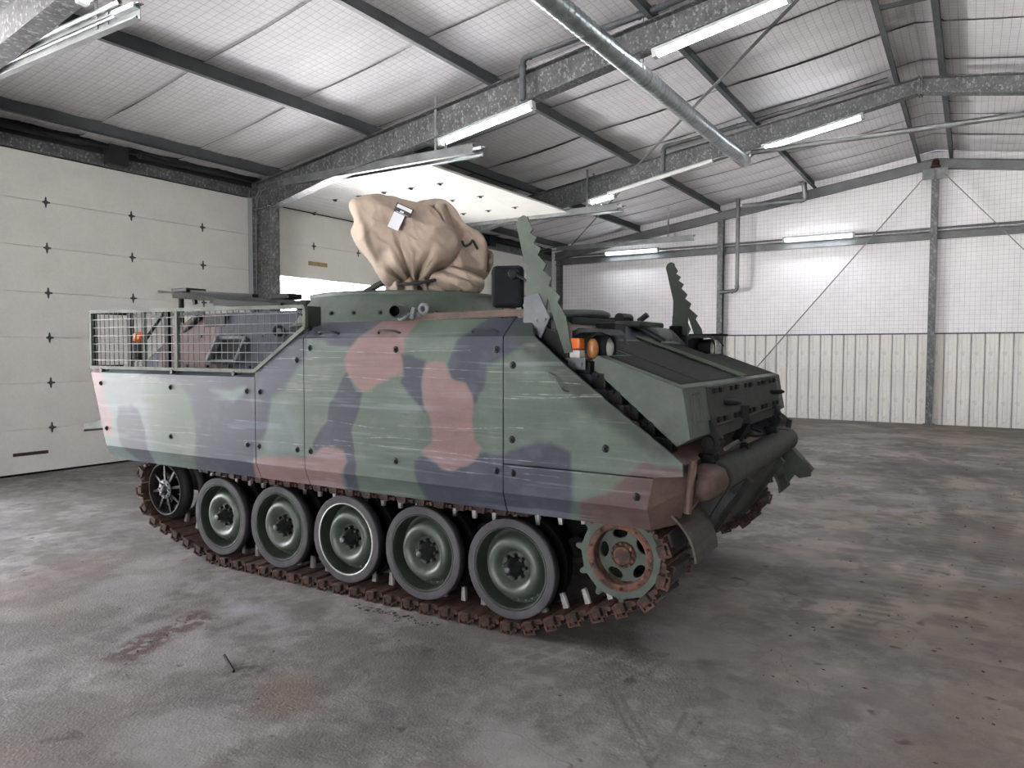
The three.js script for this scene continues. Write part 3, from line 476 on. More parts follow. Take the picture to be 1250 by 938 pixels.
T.camoAll = tex(1024, 1024, (u, v) => {                     // the same paint elsewhere on the vehicle, a tile is 2.6 m
  const a = tnoise(u, v, 3, 3), b = tnoise((u + 0.41) % 1, (v + 0.23) % 1, 3, 3), n = tnoise(u, v, 16, 5), f = tnoise(u, v, 200, 1);
  let c = [0.20, 0.24, 0.205]; c = mix3(c, C.dark, smooth(0.52, 0.56, a)); c = mix3(c, [0.30, 0.24, 0.23], smooth(0.60, 0.63, b));
  const k = 1 + 0.2 * (n - 0.5) + 0.06 * (f - 0.5); return [c[0] * k, c[1] * k, c[2] * k];
});
std('camo', { specularIntensity: 0.5, map: T.camo, roughness: 0.60, bumpMap: per(T.dirt, 1), bumpScale: 0.0004, side: THREE.DoubleSide });
std('camoAll', { specularIntensity: 0.45, map: per(T.camoAll, 2.6), roughness: 0.55, bumpMap: per(T.dirt, 0.3), bumpScale: 0.0008 });
std('camoDark', { specularIntensity: 0.35, color: 0x9a9d9c, map: per(T.camoAll, 2.1), roughness: 0.6, bumpMap: per(T.dirt, 0.3), bumpScale: 0.0008 });

const TANK = tag(group('armoured_vehicle', [0, 0, 0], 0.0227), 'tracked armoured vehicle in faded green, brown and black camouflage parked on the concrete', 'armoured vehicle');

// hull
{ const lower = prism([[-2.3, 0.44], [1.75, 0.44], [2.22, 0.62], [2.44, 0.92], [2.42, 1.0], [2.2, 1.0], [-2.4, 1.0]], -0.84, 0.84);
  const sponson = prism([[-2.42, 0.84], [2.12, 0.84], [2.4, 1.0], [2.38, 1.09], [1.5, 1.875], [-0.2, 1.875], [-0.2, 1.5], [-2.42, 1.5]], -1.24, 1.24, 0.01);
  const P = [[-2.45, 1.5, 1.24], [-0.2, 1.5, 1.24], [-0.2, 1.5, -1.24], [-2.45, 1.5, -1.24], [-1.98, 2.0, 0.98], [-0.22, 2.0, 0.98], [-0.22, 2.0, -0.98], [-1.98, 2.0, -0.98]];
  const rear = new THREE.BufferGeometry(), q = []; for (const [a, b, c, d] of [[0, 1, 5, 4], [1, 2, 6, 5], [2, 3, 7, 6], [3, 0, 4, 7], [4, 5, 6, 7]]) for (const k of [a, b, c, a, c, d]) q.push(...P[k]);
  rear.setAttribute('position', new THREE.Float32BufferAttribute(q, 3)); rear.computeVertexNormals();
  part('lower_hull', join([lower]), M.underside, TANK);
  const h = part('hull', join([sponson]), M.camoAll, TANK);
  part('rear_hull', join([rear]), M.camoAll, TANK);
  const dots = []; for (let i = 0; i < 7; i++) dots.push(rod(V(-1.75 + i * 0.25, 1.80, 1.065), V(-1.75 + i * 0.25, 1.81, 1.09), 0.012, 6), rod(V(-1.75 + i * 0.25, 1.56, 1.20), V(-1.75 + i * 0.25, 1.57, 1.225), 0.012, 6));
  part('bolt_row', join(dots), M.blackSteel, TANK);
  const port = pgroup('firing_port', TANK, 'square framed firing port in the sloped rear side'); port.position.set(-1.30, 1.69, 1.165); port.rotation.x = -0.48;
  part('frame', join([rbx(-0.17, 0.17, 0.09, 0.115, -0.02, 0.03), rbx(-0.17, 0.17, -0.115, -0.09, -0.02, 0.03), rbx(-0.17, -0.14, -0.115, 0.115, -0.02, 0.05), rbx(0.14, 0.17, -0.115, 0.115, -0.02, 0.03)]), M.greyPaint, port);
  part('recess', join([bx(-0.14, 0.14, -0.09, 0.09, -0.02, 0.004)]), M.black, port);
  for (const x of [-0.52, -0.80]) part('lifting_eye', join([lathe([[0.022, -0.012], [0.045, -0.012], [0.045, 0.012], [0.022, 0.012], [0.022, -0.012]], 14).rotateX(Math.PI / 2).rotateY(0.6).translate(x, 1.84, 1.10)]), M.black, TANK);
}
// side armour: three facets, split in panels
const zp = (y) => (y < 0.88 ? mix(1.362, 1.41, clamp((y - 0.765) / 0.115)) : y > 1.775 ? mix(1.41, 1.27, (y - 1.775) / 0.11) : 1.41);
function clipY(P, lo, hi) { const cut = (Q, k, s) => { const o = []; Q.forEach((a, i) => { const b = Q[(i + 1) % Q.length], ia = s * (a[1] - k) >= 0, ib = s * (b[1] - k) >= 0; if (ia) o.push(a); if (ia !== ib) { const t = (k - a[1]) / (b[1] - a[1]); o.push([mix(a[0], b[0], t), k]); } }); return o; }; return cut(cut(P, lo, 1), hi, -1); }
function armour(P, side, fz = zp, thick = 0.022, xs = [-9, 9]) {
  const clipX = (Q, lo, hi) => clipY(Q.map((q) => [q[1], q[0]]), lo, hi).map((q) => [q[1], q[0]]);
  const cutsY = [0, 0.88, 1.5, 1.775, 3];
  const pos = [], uv = [], add = (...k) => { const o = side > 0 ? k : k.slice().reverse(); for (const q of o) { pos.push(q[0], q[1], q[2] * side); uv.push((q[0] + 3) / 6, (q[1] - 0.6) / 1.5); } };
  for (let yk = 0; yk < 4; yk++) for (let xk = 0; xk + 1 < xs.length; xk++) {
    const Q = clipX(clipY(P, cutsY[yk], cutsY[yk + 1]), xs[xk], xs[xk + 1]); if (Q.length < 3) continue;
    const O = Q.map((q) => [q[0], q[1], fz(q[1], q[0])]), I = O.map((q) => [q[0], q[1], q[2] - thick]);
    let area = 0; Q.forEach((a, i) => { const b = Q[(i + 1) % Q.length]; area += a[0] * b[1] - b[0] * a[1]; });
    if (area < 0) { O.reverse(); I.reverse(); }
    for (let i = 1; i + 1 < O.length; i++) { add(O[0], O[i], O[i + 1]); add(I[0], I[i + 1], I[i]); }
    O.forEach((a, i) => { const j = (i + 1) % O.length, b = O[j]; if (Math.abs(a[1] - b[1]) < 1e-6 && cutsY.some((k) => Math.abs(a[1] - k) < 1e-6)) return; if (Math.abs(a[0] - b[0]) < 1e-6 && xs.some((k) => Math.abs(a[0] - k) < 1e-6)) return; add(a, I[i], I[j]); add(a, I[j], b); });
  }
  const g = new THREE.BufferGeometry(); g.setAttribute('position', new THREE.Float32BufferAttribute(pos, 3)); g.setAttribute('uv', new THREE.Float32BufferAttribute(uv, 2)); g.computeVertexNormals(); return g;
}
const boltGeo = join([lathe([[0, 0.018], [0.009, 0.018], [0.010, 0.006], [0.021, 0.005], [0.023, 0]], 12).rotateX(Math.PI / 2), rod(V(0, 0, 0.004), V(0, 0, 0.016), 0.0125, 6)]);
const zRear = (y) => (y < 0.88 ? mix(1.362, 1.41, clamp((y - 0.765) / 0.115)) : y > 1.50 ? mix(1.41, 1.36, (y - 1.5) / 0.05) : 1.41);
const e = 0.0035;
const PANELS = [
  [[[-2.56, 0.765], [-0.705 - e, 0.765], [-0.705 - e, 1.545], [-2.80, 1.545], [-2.80, 1.50], [-2.61, 0.92]], [[-2.654, 1.411], [-2.585, 1.028], [-1.69, 1.402], [-1.70, 1.013], [-0.794, 1.397], [-0.794, 1.009]], zRear],
  [[[-0.705 + e, 0.765], [-0.21 - e, 0.765], [-0.21 - e, 1.83], [-0.26, 1.80], [-0.705 + e, 1.53]], [[-0.654, 1.395], [-0.671, 1.006], [-0.277, 1.626], [-0.28, 1.01]], zp],
  [[[-0.21 + e, 0.765], [1.388 - e, 0.765], [1.388 - e, 1.885], [-0.14, 1.885], [-0.21 + e, 1.85]], [[-0.149, 1.71], [-0.153, 1.008], [0.601, 1.7], [0.595, 1.0], [1.343, 1.7], [1.343, 1.003]], zp],
  [[[1.388 + e, 1.046 + e], [2.29, 1.046 + e], [2.44, 1.068], [2.435, 1.13], [2.393, 1.165], [2.206, 1.30], [2.028, 1.426], [1.782, 1.612], [1.6, 1.76], [1.49, 1.885], [1.388 + e, 1.885]], [[1.452, 1.612], [1.447, 1.19], [2.021, 1.179]], zp],
  [[[1.388 + e, 0.765], [2.26, 0.765], [2.254, 0.88], [2.285, 1.046 - e], [1.388 + e, 1.046 - e]], [[1.453, 0.999], [2.196, 0.941]], (y) => (y < 0.88 ? mix(1.362, 1.41, clamp((y - 0.765) / 0.115)) : 1.41)],
];
for (const side of [1, -1]) PANELS.forEach(([P, bolts, fz], i) => {
  const m = part('side_panel', armour(P, side, fz, 0.022, [-9, 9]), M.camo, TANK, side > 0 ? ['rear side panel with pink-brown end', 'narrow side panel under the cage end', 'large middle side panel', 'sloped front side panel', 'lower front side panel with brown corner'][i] : undefined);
  for (const [x, y] of bolts) { const b = part('bolt', boltGeo, M.hubBlack, m); b.position.set(x, y, side * (fz(y, x) - 0.002)); if (side < 0) b.rotation.y = Math.PI; }
});
for (const side of [1, -1]) {                                // the front corners turn in towards the bow
  const q = [[2.285, 1.043, 1.41], [2.254, 0.88, 1.41], [2.26, 0.765, 1.362], [2.36, 0.78, 1.22], [2.43, 0.98, 1.26], [2.432, 1.072, 1.285]], pos = [], idx = side > 0 ? [[0, 1, 4], [0, 4, 5], [1, 2, 3], [1, 3, 4]] : [[0, 4, 1], [0, 5, 4], [1, 3, 2], [1, 4, 3]];
  for (const t of idx) for (const k of t) pos.push(q[k][0], q[k][1], q[k][2] * side);
  const g = new THREE.BufferGeometry(); g.setAttribute('position', new THREE.Float32BufferAttribute(pos, 3)); g.computeVertexNormals(); boxUV(g);
  M.brownPaint.side = THREE.DoubleSide; part('bow_corner_plate', boxUV(g), M.brownPaint, TANK);
}
{ // strip rail, grab handles, smoke tube on the right roof edge
  part('edge_rail', join([bar(V(0.62, 1.905, 1.24), V(1.5, 1.915, 1.24), 0.02, 0.035), bar(V(0.62, 1.922, 1.25), V(1.5, 1.932, 1.25), 0.015, 0.01)]), M.brownPaint, TANK);
  for (const x of [0.0, 0.52, 1.24]) part('grab_handle', tube([V(x - 0.09, 1.80, 1.365), V(x - 0.07, 1.815, 1.40), V(x, 1.82, 1.405), V(x + 0.07, 1.815, 1.40), V(x + 0.09, 1.80, 1.365)], 0.008, 8), M.blackSteel, TANK);
  part('grab_handle', tube([V(1.69, 1.555, 1.40), V(1.70, 1.57, 1.45), V(1.75, 1.545, 1.46), V(1.79, 1.49, 1.46), V(1.80, 1.475, 1.40)], 0.008, 8), M.greenPaint, TANK);
  const s = pgroup('smoke_tube', TANK, 'small open tube with a clamp on the roof edge'); s.position.set(0.50, 1.945, 1.25);
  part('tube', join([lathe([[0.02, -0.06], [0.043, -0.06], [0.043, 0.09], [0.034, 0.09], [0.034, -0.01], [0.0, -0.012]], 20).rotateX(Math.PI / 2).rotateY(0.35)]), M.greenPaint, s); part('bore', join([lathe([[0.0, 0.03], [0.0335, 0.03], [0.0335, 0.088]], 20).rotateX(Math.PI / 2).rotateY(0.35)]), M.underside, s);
  part('clamp', join([lathe([[0.018, -0.012], [0.04, -0.012], [0.04, 0.012], [0.018, 0.012], [0.018, -0.012]], 18).rotateX(Math.PI / 2).translate(0.2, 0.01, 0), rod(V(0.02, -0.03, 0.02), V(0.17, -0.02, 0), 0.014, 8), rod(V(0.12, -0.05, 0.03), V(0.14, 0.02, 0.02), 0.018, 8), tube([V(0.03, -0.03, 0.05), V(0.06, -0.055, 0.07), V(0.1, -0.045, 0.07), V(0.12, -0.02, 0.05)], 0.009, 6)]), M.greyPaint, s);
}
// stowage cages along the rear hull
function cage(side) {
  const g = pgroup('stowage_cage', TANK, side > 0 ? 'pale steel mesh cage along the right rear' : undefined), z = 1.41 * side, k = (x0, y0, x1, y1, w = 0.026, dz = 0) => bar(V(x0, y0, z - dz * side), V(x1, y1, z - dz * side), w, w, V(0, 0, 1));
  const O = [[-2.78, 1.545], [-2.77, 2.02], [-0.19, 1.99], [-0.19, 1.85], [-0.70, 1.545]];
  part('frame', join([...O.map((a, i) => k(...a, ...O[(i + 1) % 5])), k(-1.59, 1.545, -1.585, 2.01, 0.03)]), M.paleCage, g);
  const w = [], top_ = (x) => mix(2.02, 1.99, (x + 2.77) / 2.58), bot = (x) => (x < -0.70 ? 1.545 : mix(1.545, 1.85, (x + 0.70) / 0.51));
  for (let x = -2.72; x < -0.2; x += 0.066) w.push(rod(V(x, bot(x), z - 0.006 * side), V(x, top_(x), z - 0.006 * side), 0.0042, 4));
  for (let y = 1.61; y < 2.0; y += 0.068) w.push(rod(V(-2.77, y, z), V(y < 1.85 ? -0.70 + (y - 1.545) / 0.305 * 0.51 : -0.19, y, z), 0.0038, 4));
  const mesh = part('wire_mesh', join(w), M.wire, g); mesh.userData.kind = 'stuff';
  part('end_plate', join([bx(-0.20, -0.185, 1.86, 1.995, z - 0.14 * side, z - 0.013 * side)]), M.darkGreen, g);
  part('rear_frame', join([k(-2.78, 1.545, -2.78, 2.02, 0.03, 0.03), bar(V(-2.77, 2.015, z), V(-2.77, 2.015, z - 0.36 * side), 0.024, 0.024), bar(V(-2.77, 1.55, z), V(-2.77, 1.55, z - 0.36 * side), 0.024, 0.024), bar(V(-2.77, 1.545, z - 0.36 * side), V(-2.77, 2.02, z - 0.36 * side), 0.024, 0.024, V(0, 0, 1)), bar(V(-2.74, 1.56, z - 0.30 * side), V(-2.2, 2.02, z - 0.30 * side), 0.012, 0.03, V(0, 0, 1)), bar(V(-2.77, 2.0, z - 0.36 * side), V(-1.75, 2.0, z - 0.36 * side), 0.02, 0.03)]), M.black, g);
  for (const [x, wd, mat] of [[-2.265, 0.05, M.black], [-2.06, 0.022, M.paleCage], [-1.76, 0.05, M.black]]) part('upright', join([bx(x - wd / 2, x + wd / 2, 1.55, 2.01, z - 0.045 * side, z - 0.02 * side)]), mat, g);
  part('bracket', join([-2.62, -1.65, -0.92].flatMap((x) => [rod(V(x, 1.525, z - 0.01 * side), V(x, 1.525, z + 0.02 * side), 0.018, 8), bx(x - 0.05, x + 0.05, 1.515, 1.535, z - 0.05 * side, z - 0.01 * side)])), M.blackSteel, g);
}
cage(1); cage(-1);
{ const g = pgroup('tail_lamp', TANK, 'amber beacon standing inside the cage'); g.position.set(-2.50, 1.66, 1.15);
  part('lens', join([lathe([[0, 0.19], [0.03, 0.19], [0.052, 0.17], [0.055, 0.10], [0, 0.10]], 18)]), M.amber, g);
  part('base', join([lathe([[0, 0.10], [0.058, 0.10], [0.06, 0.0], [0.045, -0.06], [0, -0.06]], 18), bx(-0.14, 0.16, -0.11, -0.07, -0.06, 0.06)]), M.hubBlack, g);
  part('rear_gear', join([rbx(-2.2, -1.95, 1.84, 1.93, 0.86, 1.0), rbx(-2.32, -2.0, 1.74, 1.80, 0.9, 1.02), rod(V(-2.15, 1.72, 1.05), V(-1.85, 1.98, 1.02), 0.03, 10), rbx(-1.78, -1.5, 1.88, 1.98, 0.9, 1.04)]), M.black, TANK);
  part('step_bracket', join([bar(V(-2.60, 1.115, 1.30), V(-2.97, 1.03, 1.30), 0.20, 0.012), prism([[-2.60, 1.11], [-2.97, 1.025], [-2.96, 0.995], [-2.60, 1.03]], 1.385, 1.395), bar(V(-2.965, 1.0, 1.21), V(-2.965, 1.0, 1.395), 0.012, 0.05)]), M.paleCage, TANK, 'small pale step plate sticking out at the rear'); }
// turret base and what stands on the roof
{ const t = pgroup('turret_base', TANK, 'low sloping turret ring on the roof'); t.position.set(-0.19, 1.87, 0.3);
  part('cone', join([lathe([[0.94, 0], [0.90, 0.03], [0.765, 0.215], [0.775, 0.225], [0.775, 0.245], [0.75, 0.25], [0.0, 0.25]], 56)]), M.greenPaint, t);
  part('bolt_row', join(Array.from({ length: 28 }, (_, i) => { const a = i / 28 * 6.283; return rod(V(0.86 * Math.cos(a), 0.08, 0.86 * Math.sin(a)), V(0.875 * Math.cos(a), 0.095, 0.875 * Math.sin(a)), 0.013, 6); })), M.blackSteel, t);
  part('pedestal', join([lathe([[0.30, 0.25], [0.30, 0.30], [0.24, 0.34], [0.22, 0.42], [0, 0.42]], 24).translate(0.14, 0, 0), rod(V(-0.28, 0.27, 0.25), V(-0.1, 0.36, 0.2), 0.025, 8), rod(V(0.5, 0.25, 0.1), V(0.38, 0.42, 0.05), 0.03, 8), rbx(0.45, 0.62, 0.24, 0.34, -0.1, 0.15)]), M.blackSteel, t);
  const h = pgroup('hatch_lid', TANK, 'long dark lid standing open over the rear roof');
  part('lid', join([bar(V(-2.52, 2.215, 0.78), V(-0.62, 2.055, 0.78), 0.36, 0.022), bar(V(-2.3, 2.175, 0.95), V(-0.65, 2.04, 0.95), 0.03, 0.05)]), M.antiSlip, h);
  part('fitting', join([rbx(-2.34, -2.12, 2.20, 2.235, 0.75, 0.95), bar(V(-2.1, 2.20, 0.9), V(-1.3, 2.135, 0.9), 0.06, 0.03), rbx(-1.12, -0.92, 2.10, 2.145, 0.75, 0.9), bar(V(-1.7, 2.09, 0.97), V(-0.9, 2.035, 0.97), 0.05, 0.05), rbx(-0.80, -0.70, 2.05, 2.085, 0.8, 0.9)]), M.black, h);
part('prop', rod(V(-2.27, 1.85, 0.9), V(-2.27, 2.19, 0.9), 0.024, 10), M.black, h); part('prop', rod(V(-0.9, 1.87, 0.8), V(-0.9, 2.06, 0.8), 0.02, 10), M.black, h); part('catch', bar(V(-2.05, 2.17, 0.93), V(-2.03, 2.09, 0.93), 0.03, 0.03), M.black, h); part('catch', bar(V(-1.85, 2.11, 0.9), V(-1.6, 2.10, 0.9), 0.05, 0.03), M.black, h);
  const d = pgroup('hatch_ring', TANK, 'round dark hatch on posts at the front left of the roof'); d.position.set(0.93, 1.87, -0.45);
  part('lid', join([lathe([[0, 0.15], [0.24, 0.145], [0.285, 0.125], [0.29, 0.10], [0.27, 0.085], [0, 0.085]], 32)]), M.darkSteel, d);
  part('posts', join([0.5, 2.2, 3.9, 5.4].map((a) => bx(0.22 * Math.cos(a) - 0.02, 0.22 * Math.cos(a) + 0.02, 0, 0.10, 0.22 * Math.sin(a) - 0.02, 0.22 * Math.sin(a) + 0.02))), M.blackSteel, d);
  const k = pgroup('driver_hatch', TANK, 'driver hatch with a spring arm, in front of the round hatch'); k.position.set(1.30, 1.87, -0.45);
  part('cover', join([rbx(-0.18, 0.30, 0.0, 0.045, -0.25, 0.28, 0.015), prism([[0.1, 0.0], [0.42, -0.12], [0.42, -0.16], [0.1, -0.06]], -0.3, 0.35)]), M.camoAll, k);
  part('spring_arm', join([bar(V(-0.15, 0.065, 0.15), V(0.17, 0.06, 0.15), 0.05, 0.03), rod(V(0.12, 0.07, 0.05), V(0.12, 0.07, 0.25), 0.038, 12), rod(V(0.2, 0.05, 0.05), V(0.27, 0.10, 0.05), 0.022, 10), rod(V(0.16, 0.05, 0.2), V(0.42, -0.11, 0.16), 0.012, 8), rod(V(0.25, 0.03, 0.22), V(0.47, -0.10, 0.2), 0.01, 8), rbx(0.0, 0.12, 0.02, 0.06, -0.2, 0.2)]), M.blackSteel, k);
  part('periscope', join([rbx(1.52, 1.66, 1.80, 1.88, 0.25, 0.45, 0.01), rbx(1.30, 1.52, 1.86, 1.91, 0.1, 0.8, 0.01)]), M.camoDark, TANK);
  part('exhaust_roll', join([lathe([[0, -0.17], [0.06, -0.17], [0.075, -0.14], [0.075, 0.14], [0.06, 0.17], [0, 0.17]], 20).rotateX(Math.PI / 2).translate(1.60, 1.80, -0.55)]), M.darkSteel, TANK, 'stubby grey cylinder on the sloping front');
  part('roof_stub', join([lathe([[0.0, 0], [0.042, 0], [0.036, 0.08], [0.0, 0.08]], 18).translate(1.275, 1.885, 1.15)]), M.brownPaint, TANK, 'small brown pipe stub under the mirror');
  part('mirror_stay', join([bar(V(1.20, 1.88, 1.12), V(1.245, 2.0, 1.15), 0.01, 0.01), bar(V(1.37, 1.88, 1.12), V(1.345, 2.0, 1.15), 0.012, 0.012), bar(V(1.40, 1.90, 1.08), V(1.40, 2.10, 1.08), 0.03, 0.03, V(0, 0, 1))]), M.black, TANK);
}
// mirrors
function mirror(at, turn, side, label) {
  const g = pgroup('mirror', TANK, label); g.position.set(...at); g.rotation.y = turn;
  part('shell', join([rbx(-0.098, 0.098, -0.125, 0.125, -0.035, 0.035, 0.03)]), M.mirrorShell, g);
  part('knob', join([lathe([[0, 0.03], [0.022, 0.03], [0.032, 0.02], [0.034, -0.01], [0, -0.01]], 18).rotateX(Math.PI / 2).translate(0.045, 0.07, 0.045)]), M.black, g);
  part('glass', join([rbx(-0.085, 0.085, -0.112, 0.112, -0.04, -0.034, 0.004)]), M.wornSteel, g);
}
mirror([1.29, 2.075, 1.2], 0.35, 1, 'black rear-view mirror on a bent arm');
part('mirror_arm', tube([V(1.345, 2.15, 1.24), V(1.43, 2.11, 1.25), V(1.50, 2.06, 1.26), V(1.54, 2.0, 1.27), V(1.58, 1.87, 1.26), V(1.62, 1.78, 1.24)], 0.008, 8), M.black, TANK);
// wire cutters at both front corners
for (const side of [1, -1]) {
  const teeth = [[1.485, 2.43], [1.515, 2.385], [1.498, 2.365], [1.54, 2.335], [1.52, 2.305], [1.567, 2.27], [1.547, 2.235], [1.60, 2.18], [1.58, 2.145], [1.635, 2.10], [1.618, 2.06], [1.692, 1.995], [1.675, 1.965], [1.728, 1.88]];
  const P = [[1.418, 2.37], [1.405, 2.42], [1.42, 2.455], [1.452, 2.468], [1.48, 2.455], ...teeth, [1.765, 1.685], [1.72, 1.68], [1.648, 1.88], [1.61, 1.99], [1.60, 1.87], [1.58, 1.80], [1.47, 1.82], [1.475, 2.13]];
  const g = pgroup('wire_cutter', TANK, side > 0 ? 'tall saw-toothed cutter blade at the right front corner' : 'tall saw-toothed cutter blade at the left front corner');
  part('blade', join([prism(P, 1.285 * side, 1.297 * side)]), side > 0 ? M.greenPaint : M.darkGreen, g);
  part('bracket', join([prism([[1.46, 1.86], [1.465, 2.0], [1.56, 2.02], [1.63, 1.88], [1.575, 1.765]], 1.298 * side, 1.31 * side), ...[[1.545, 1.865], [1.60, 1.87]].map(([x, y]) => rod(V(x, y, 1.30 * side), V(x, y, 1.318 * side), 0.011, 8))]), M.greyPaint, g);
  part('bracket_base', join([prism([[1.45, 1.80], [1.45, 1.88], [1.70, 1.78], [1.74, 1.62]], 1.20 * side, 1.283 * side)]), M.black, g);
}
// gear along the front edge of the hull, lamp clusters
for (const side of [1, -1]) {
  const r = rng(31 + side), q = [];
  for (let i = 0; i < 9; i++) { const x = 1.52 + i * 0.095, y = 1.885 - (x - 1.5) * 0.86; q.push(rbx(x - 0.04, x + 0.05, y - 0.06, y + 0.015 + 0.03 * r(), side * (1.14 + 0.03 * r()), side * 1.25, 0.01), rod(V(x, y + 0.01, side * 1.25), V(x, y + 0.01, side * 1.275), 0.012, 6)); }
  part('edge_fittings', join(q), M.black, TANK);
  const a = pgroup('marker_lamp', TANK, side > 0 ? 'square amber marker lamp at the right front corner' : undefined); a.position.set(1.775, 1.645, 1.25 * side);
  part('lens', join([rbx(-0.033, 0.033, 0.055, 0.12, -0.035, 0.035, 0.012)]), M.amber, a);
  part('clear_lens', join([rbx(-0.033, 0.033, 0.008, 0.054, -0.035, 0.035, 0.008)]), M.lensGlass, a);
  part('bracket', join([bx(-0.05, 0.07, 0, 0.008, -0.045, 0.045), bx(-0.035, 0.07, -0.055, 0, 0.035 * side, 0.043 * side), bx(-0.048, -0.042, 0, 0.10, -0.03, 0.03), rod(V(-0.005, -0.025, 0.04 * side), V(-0.005, -0.025, 0.056 * side), 0.013, 8), rod(V(0.045, -0.025, 0.04 * side), V(0.045, -0.025, 0.056 * side), 0.013, 8)]), M.darkSteel, a);
  const b = pgroup('headlamp', TANK, side > 0 ? 'headlamp with an old amber side lens in a dark hood, right' : undefined); b.position.set(1.86, 1.71, 1.05 * side);
  part('housing', join([lathe([[0, -0.10], [0.05, -0.10], [0.075, -0.06], [0.082, 0.03], [0.076, 0.035], [0.06, 0.03]], 22).rotateZ(-Math.PI / 2), bx(-0.09, 0.02, -0.11, -0.06, -0.04, 0.04)]), M.black, b);
  part('lens', join([lathe([[0, 0.042], [0.035, 0.038], [0.062, 0.024], [0.064, 0.015], [0, 0.015]], 22).rotateZ(-Math.PI / 2)]), M.lensGlass, b);
  part('hood', join([prism([[-0.16, 0.06], [-0.16, 0.095], [-0.12, 0.115], [0.05, 0.105], [0.085, 0.07], [0.07, 0.07], [0.03, 0.09], [-0.10, 0.09]], -0.11, 0.11), bx(-0.16, -0.14, -0.12, 0.10, -0.11, 0.11), prism([[0.05, 0.1], [0.1, 0.02], [0.09, 0.02], [0.03, 0.09]], -0.11, -0.095)]), M.blackSteel, b);
  const c = pgroup('side_lens', TANK, side > 0 ? 'oval amber side lens beside the headlamp' : undefined); c.position.set(1.835, 1.705, 1.17 * side);
  part('lens', join([new THREE.SphereGeometry(1, 18, 12).scale(0.034, 0.058, 0.034)]), M.oldAmber, c);
  part('foot', join([lathe([[0, -0.05], [0.03, -0.05], [0.028, -0.075], [0.035, -0.13], [0, -0.13]], 14)]), M.greyPaint, c);
}
part('flat_mirror', join([rbx(1.67, 1.95, 1.818, 1.835, -1.32, -1.1, 0.008), rod(V(1.72, 1.7, -1.2), V(1.72, 1.82, -1.2), 0.012, 8)]), M.black, TANK, 'flat black plate over the left lamps');
// trim vane: the wedge-shaped float box lying on the sloping front
{ const g = pgroup('trim_vane', TANK, 'wedge-shaped green float box on the sloping front');
  const core = [[1.60, 1.778], [2.38, 1.50], [2.426, 1.235], [2.353, 1.185], [1.62, 1.80 - 0.03]], wing = [[1.884, 1.585], [1.884, 1.655], [1.90, 1.668], [2.38, 1.50], [2.426, 1.235], [2.353, 1.19]];
  part('float_box', join([prism(core.map((q) => q).reverse(), -0.80, 0.80), prism(wing, 0.80, 1.25, 0.006), prism(wing, -1.25, -0.80, 0.006)]), M.greenPaint, g, 'grey-green float box');
  const sl = (x0, x1, z0, z1, lift = 0.004) => { const y = (x) => 1.50 + (2.38 - x) * 0.3564 + lift; const p = [[x0, y(x0) - 0.004], [x0, y(x0)], [x1, y(x1)], [x1, y(x1) - 0.004]]; return prism(p.slice().reverse(), z0, z1); };
  part('grip_pad', join([sl(1.66, 2.34, -0.05, 0.78), sl(1.93, 2.34, 0.80, 1.16)]), M.antiSlip, g, 'dark anti-slip pad');
  part('grip_pad', join([sl(1.66, 2.34, -0.78, -0.27), sl(1.93, 2.34, -1.20, -0.80)]), M.antiSlip, g, 'dark anti-slip pad');
  part('top_rib', join([sl(1.62, 2.36, -0.25, -0.07, 0.02)]), M.grassGreen, g);
  const fx = (y) => 2.38 + (1.5 - y) * 0.174, face = (y0, y1, z0, z1, t) => prism([[fx(y0) - 0.002, y0], [fx(y0) + t, y0], [fx(y1) + t, y1], [fx(y1) - 0.002, y1]], z0, z1);
  part('front_plate', join([face(1.275, 1.49, -1.02, 0.84, 0.012)]), M.bowSteel, g, 'dark plate with rows of hinges');
  for (const z of [1.06, -1.13]) part('corner_frame', join([face(1.31, 1.46, z + 0.07, z + 0.08, 0.006), face(1.31, 1.46, z - 0.08, z - 0.07, 0.006), face(1.455, 1.465, z - 0.08, z + 0.08, 0.006), face(1.305, 1.315, z - 0.08, z + 0.08, 0.006)]), M.paleCage, g);
  part('lower_lip', join([prism([[2.40, 1.27], [2.445, 1.26], [2.43, 1.20], [2.36, 1.185]], -1.02, 0.84)]), M.bowSteel, g);
  for (let i = 0; i < 10; i++) { const z = 0.76 - i * 0.19 + (i % 2 ? 0.03 : -0.03); for (const y of [1.465, 1.298]) part('hinge_bolt', join([rbx(fx(y) + 0.01, fx(y) + 0.03, y - 0.016, y + 0.016, z - 0.03, z + 0.03, 0.006)]), M.black, g); }
  for (const z of [0.50, -0.82]) part('lug', join([new THREE.SphereGeometry(1, 14, 8).scale(0.075, 0.022, 0.07).translate(fx(1.385) + 0.03, 1.385, z)]), M.black, g);
}
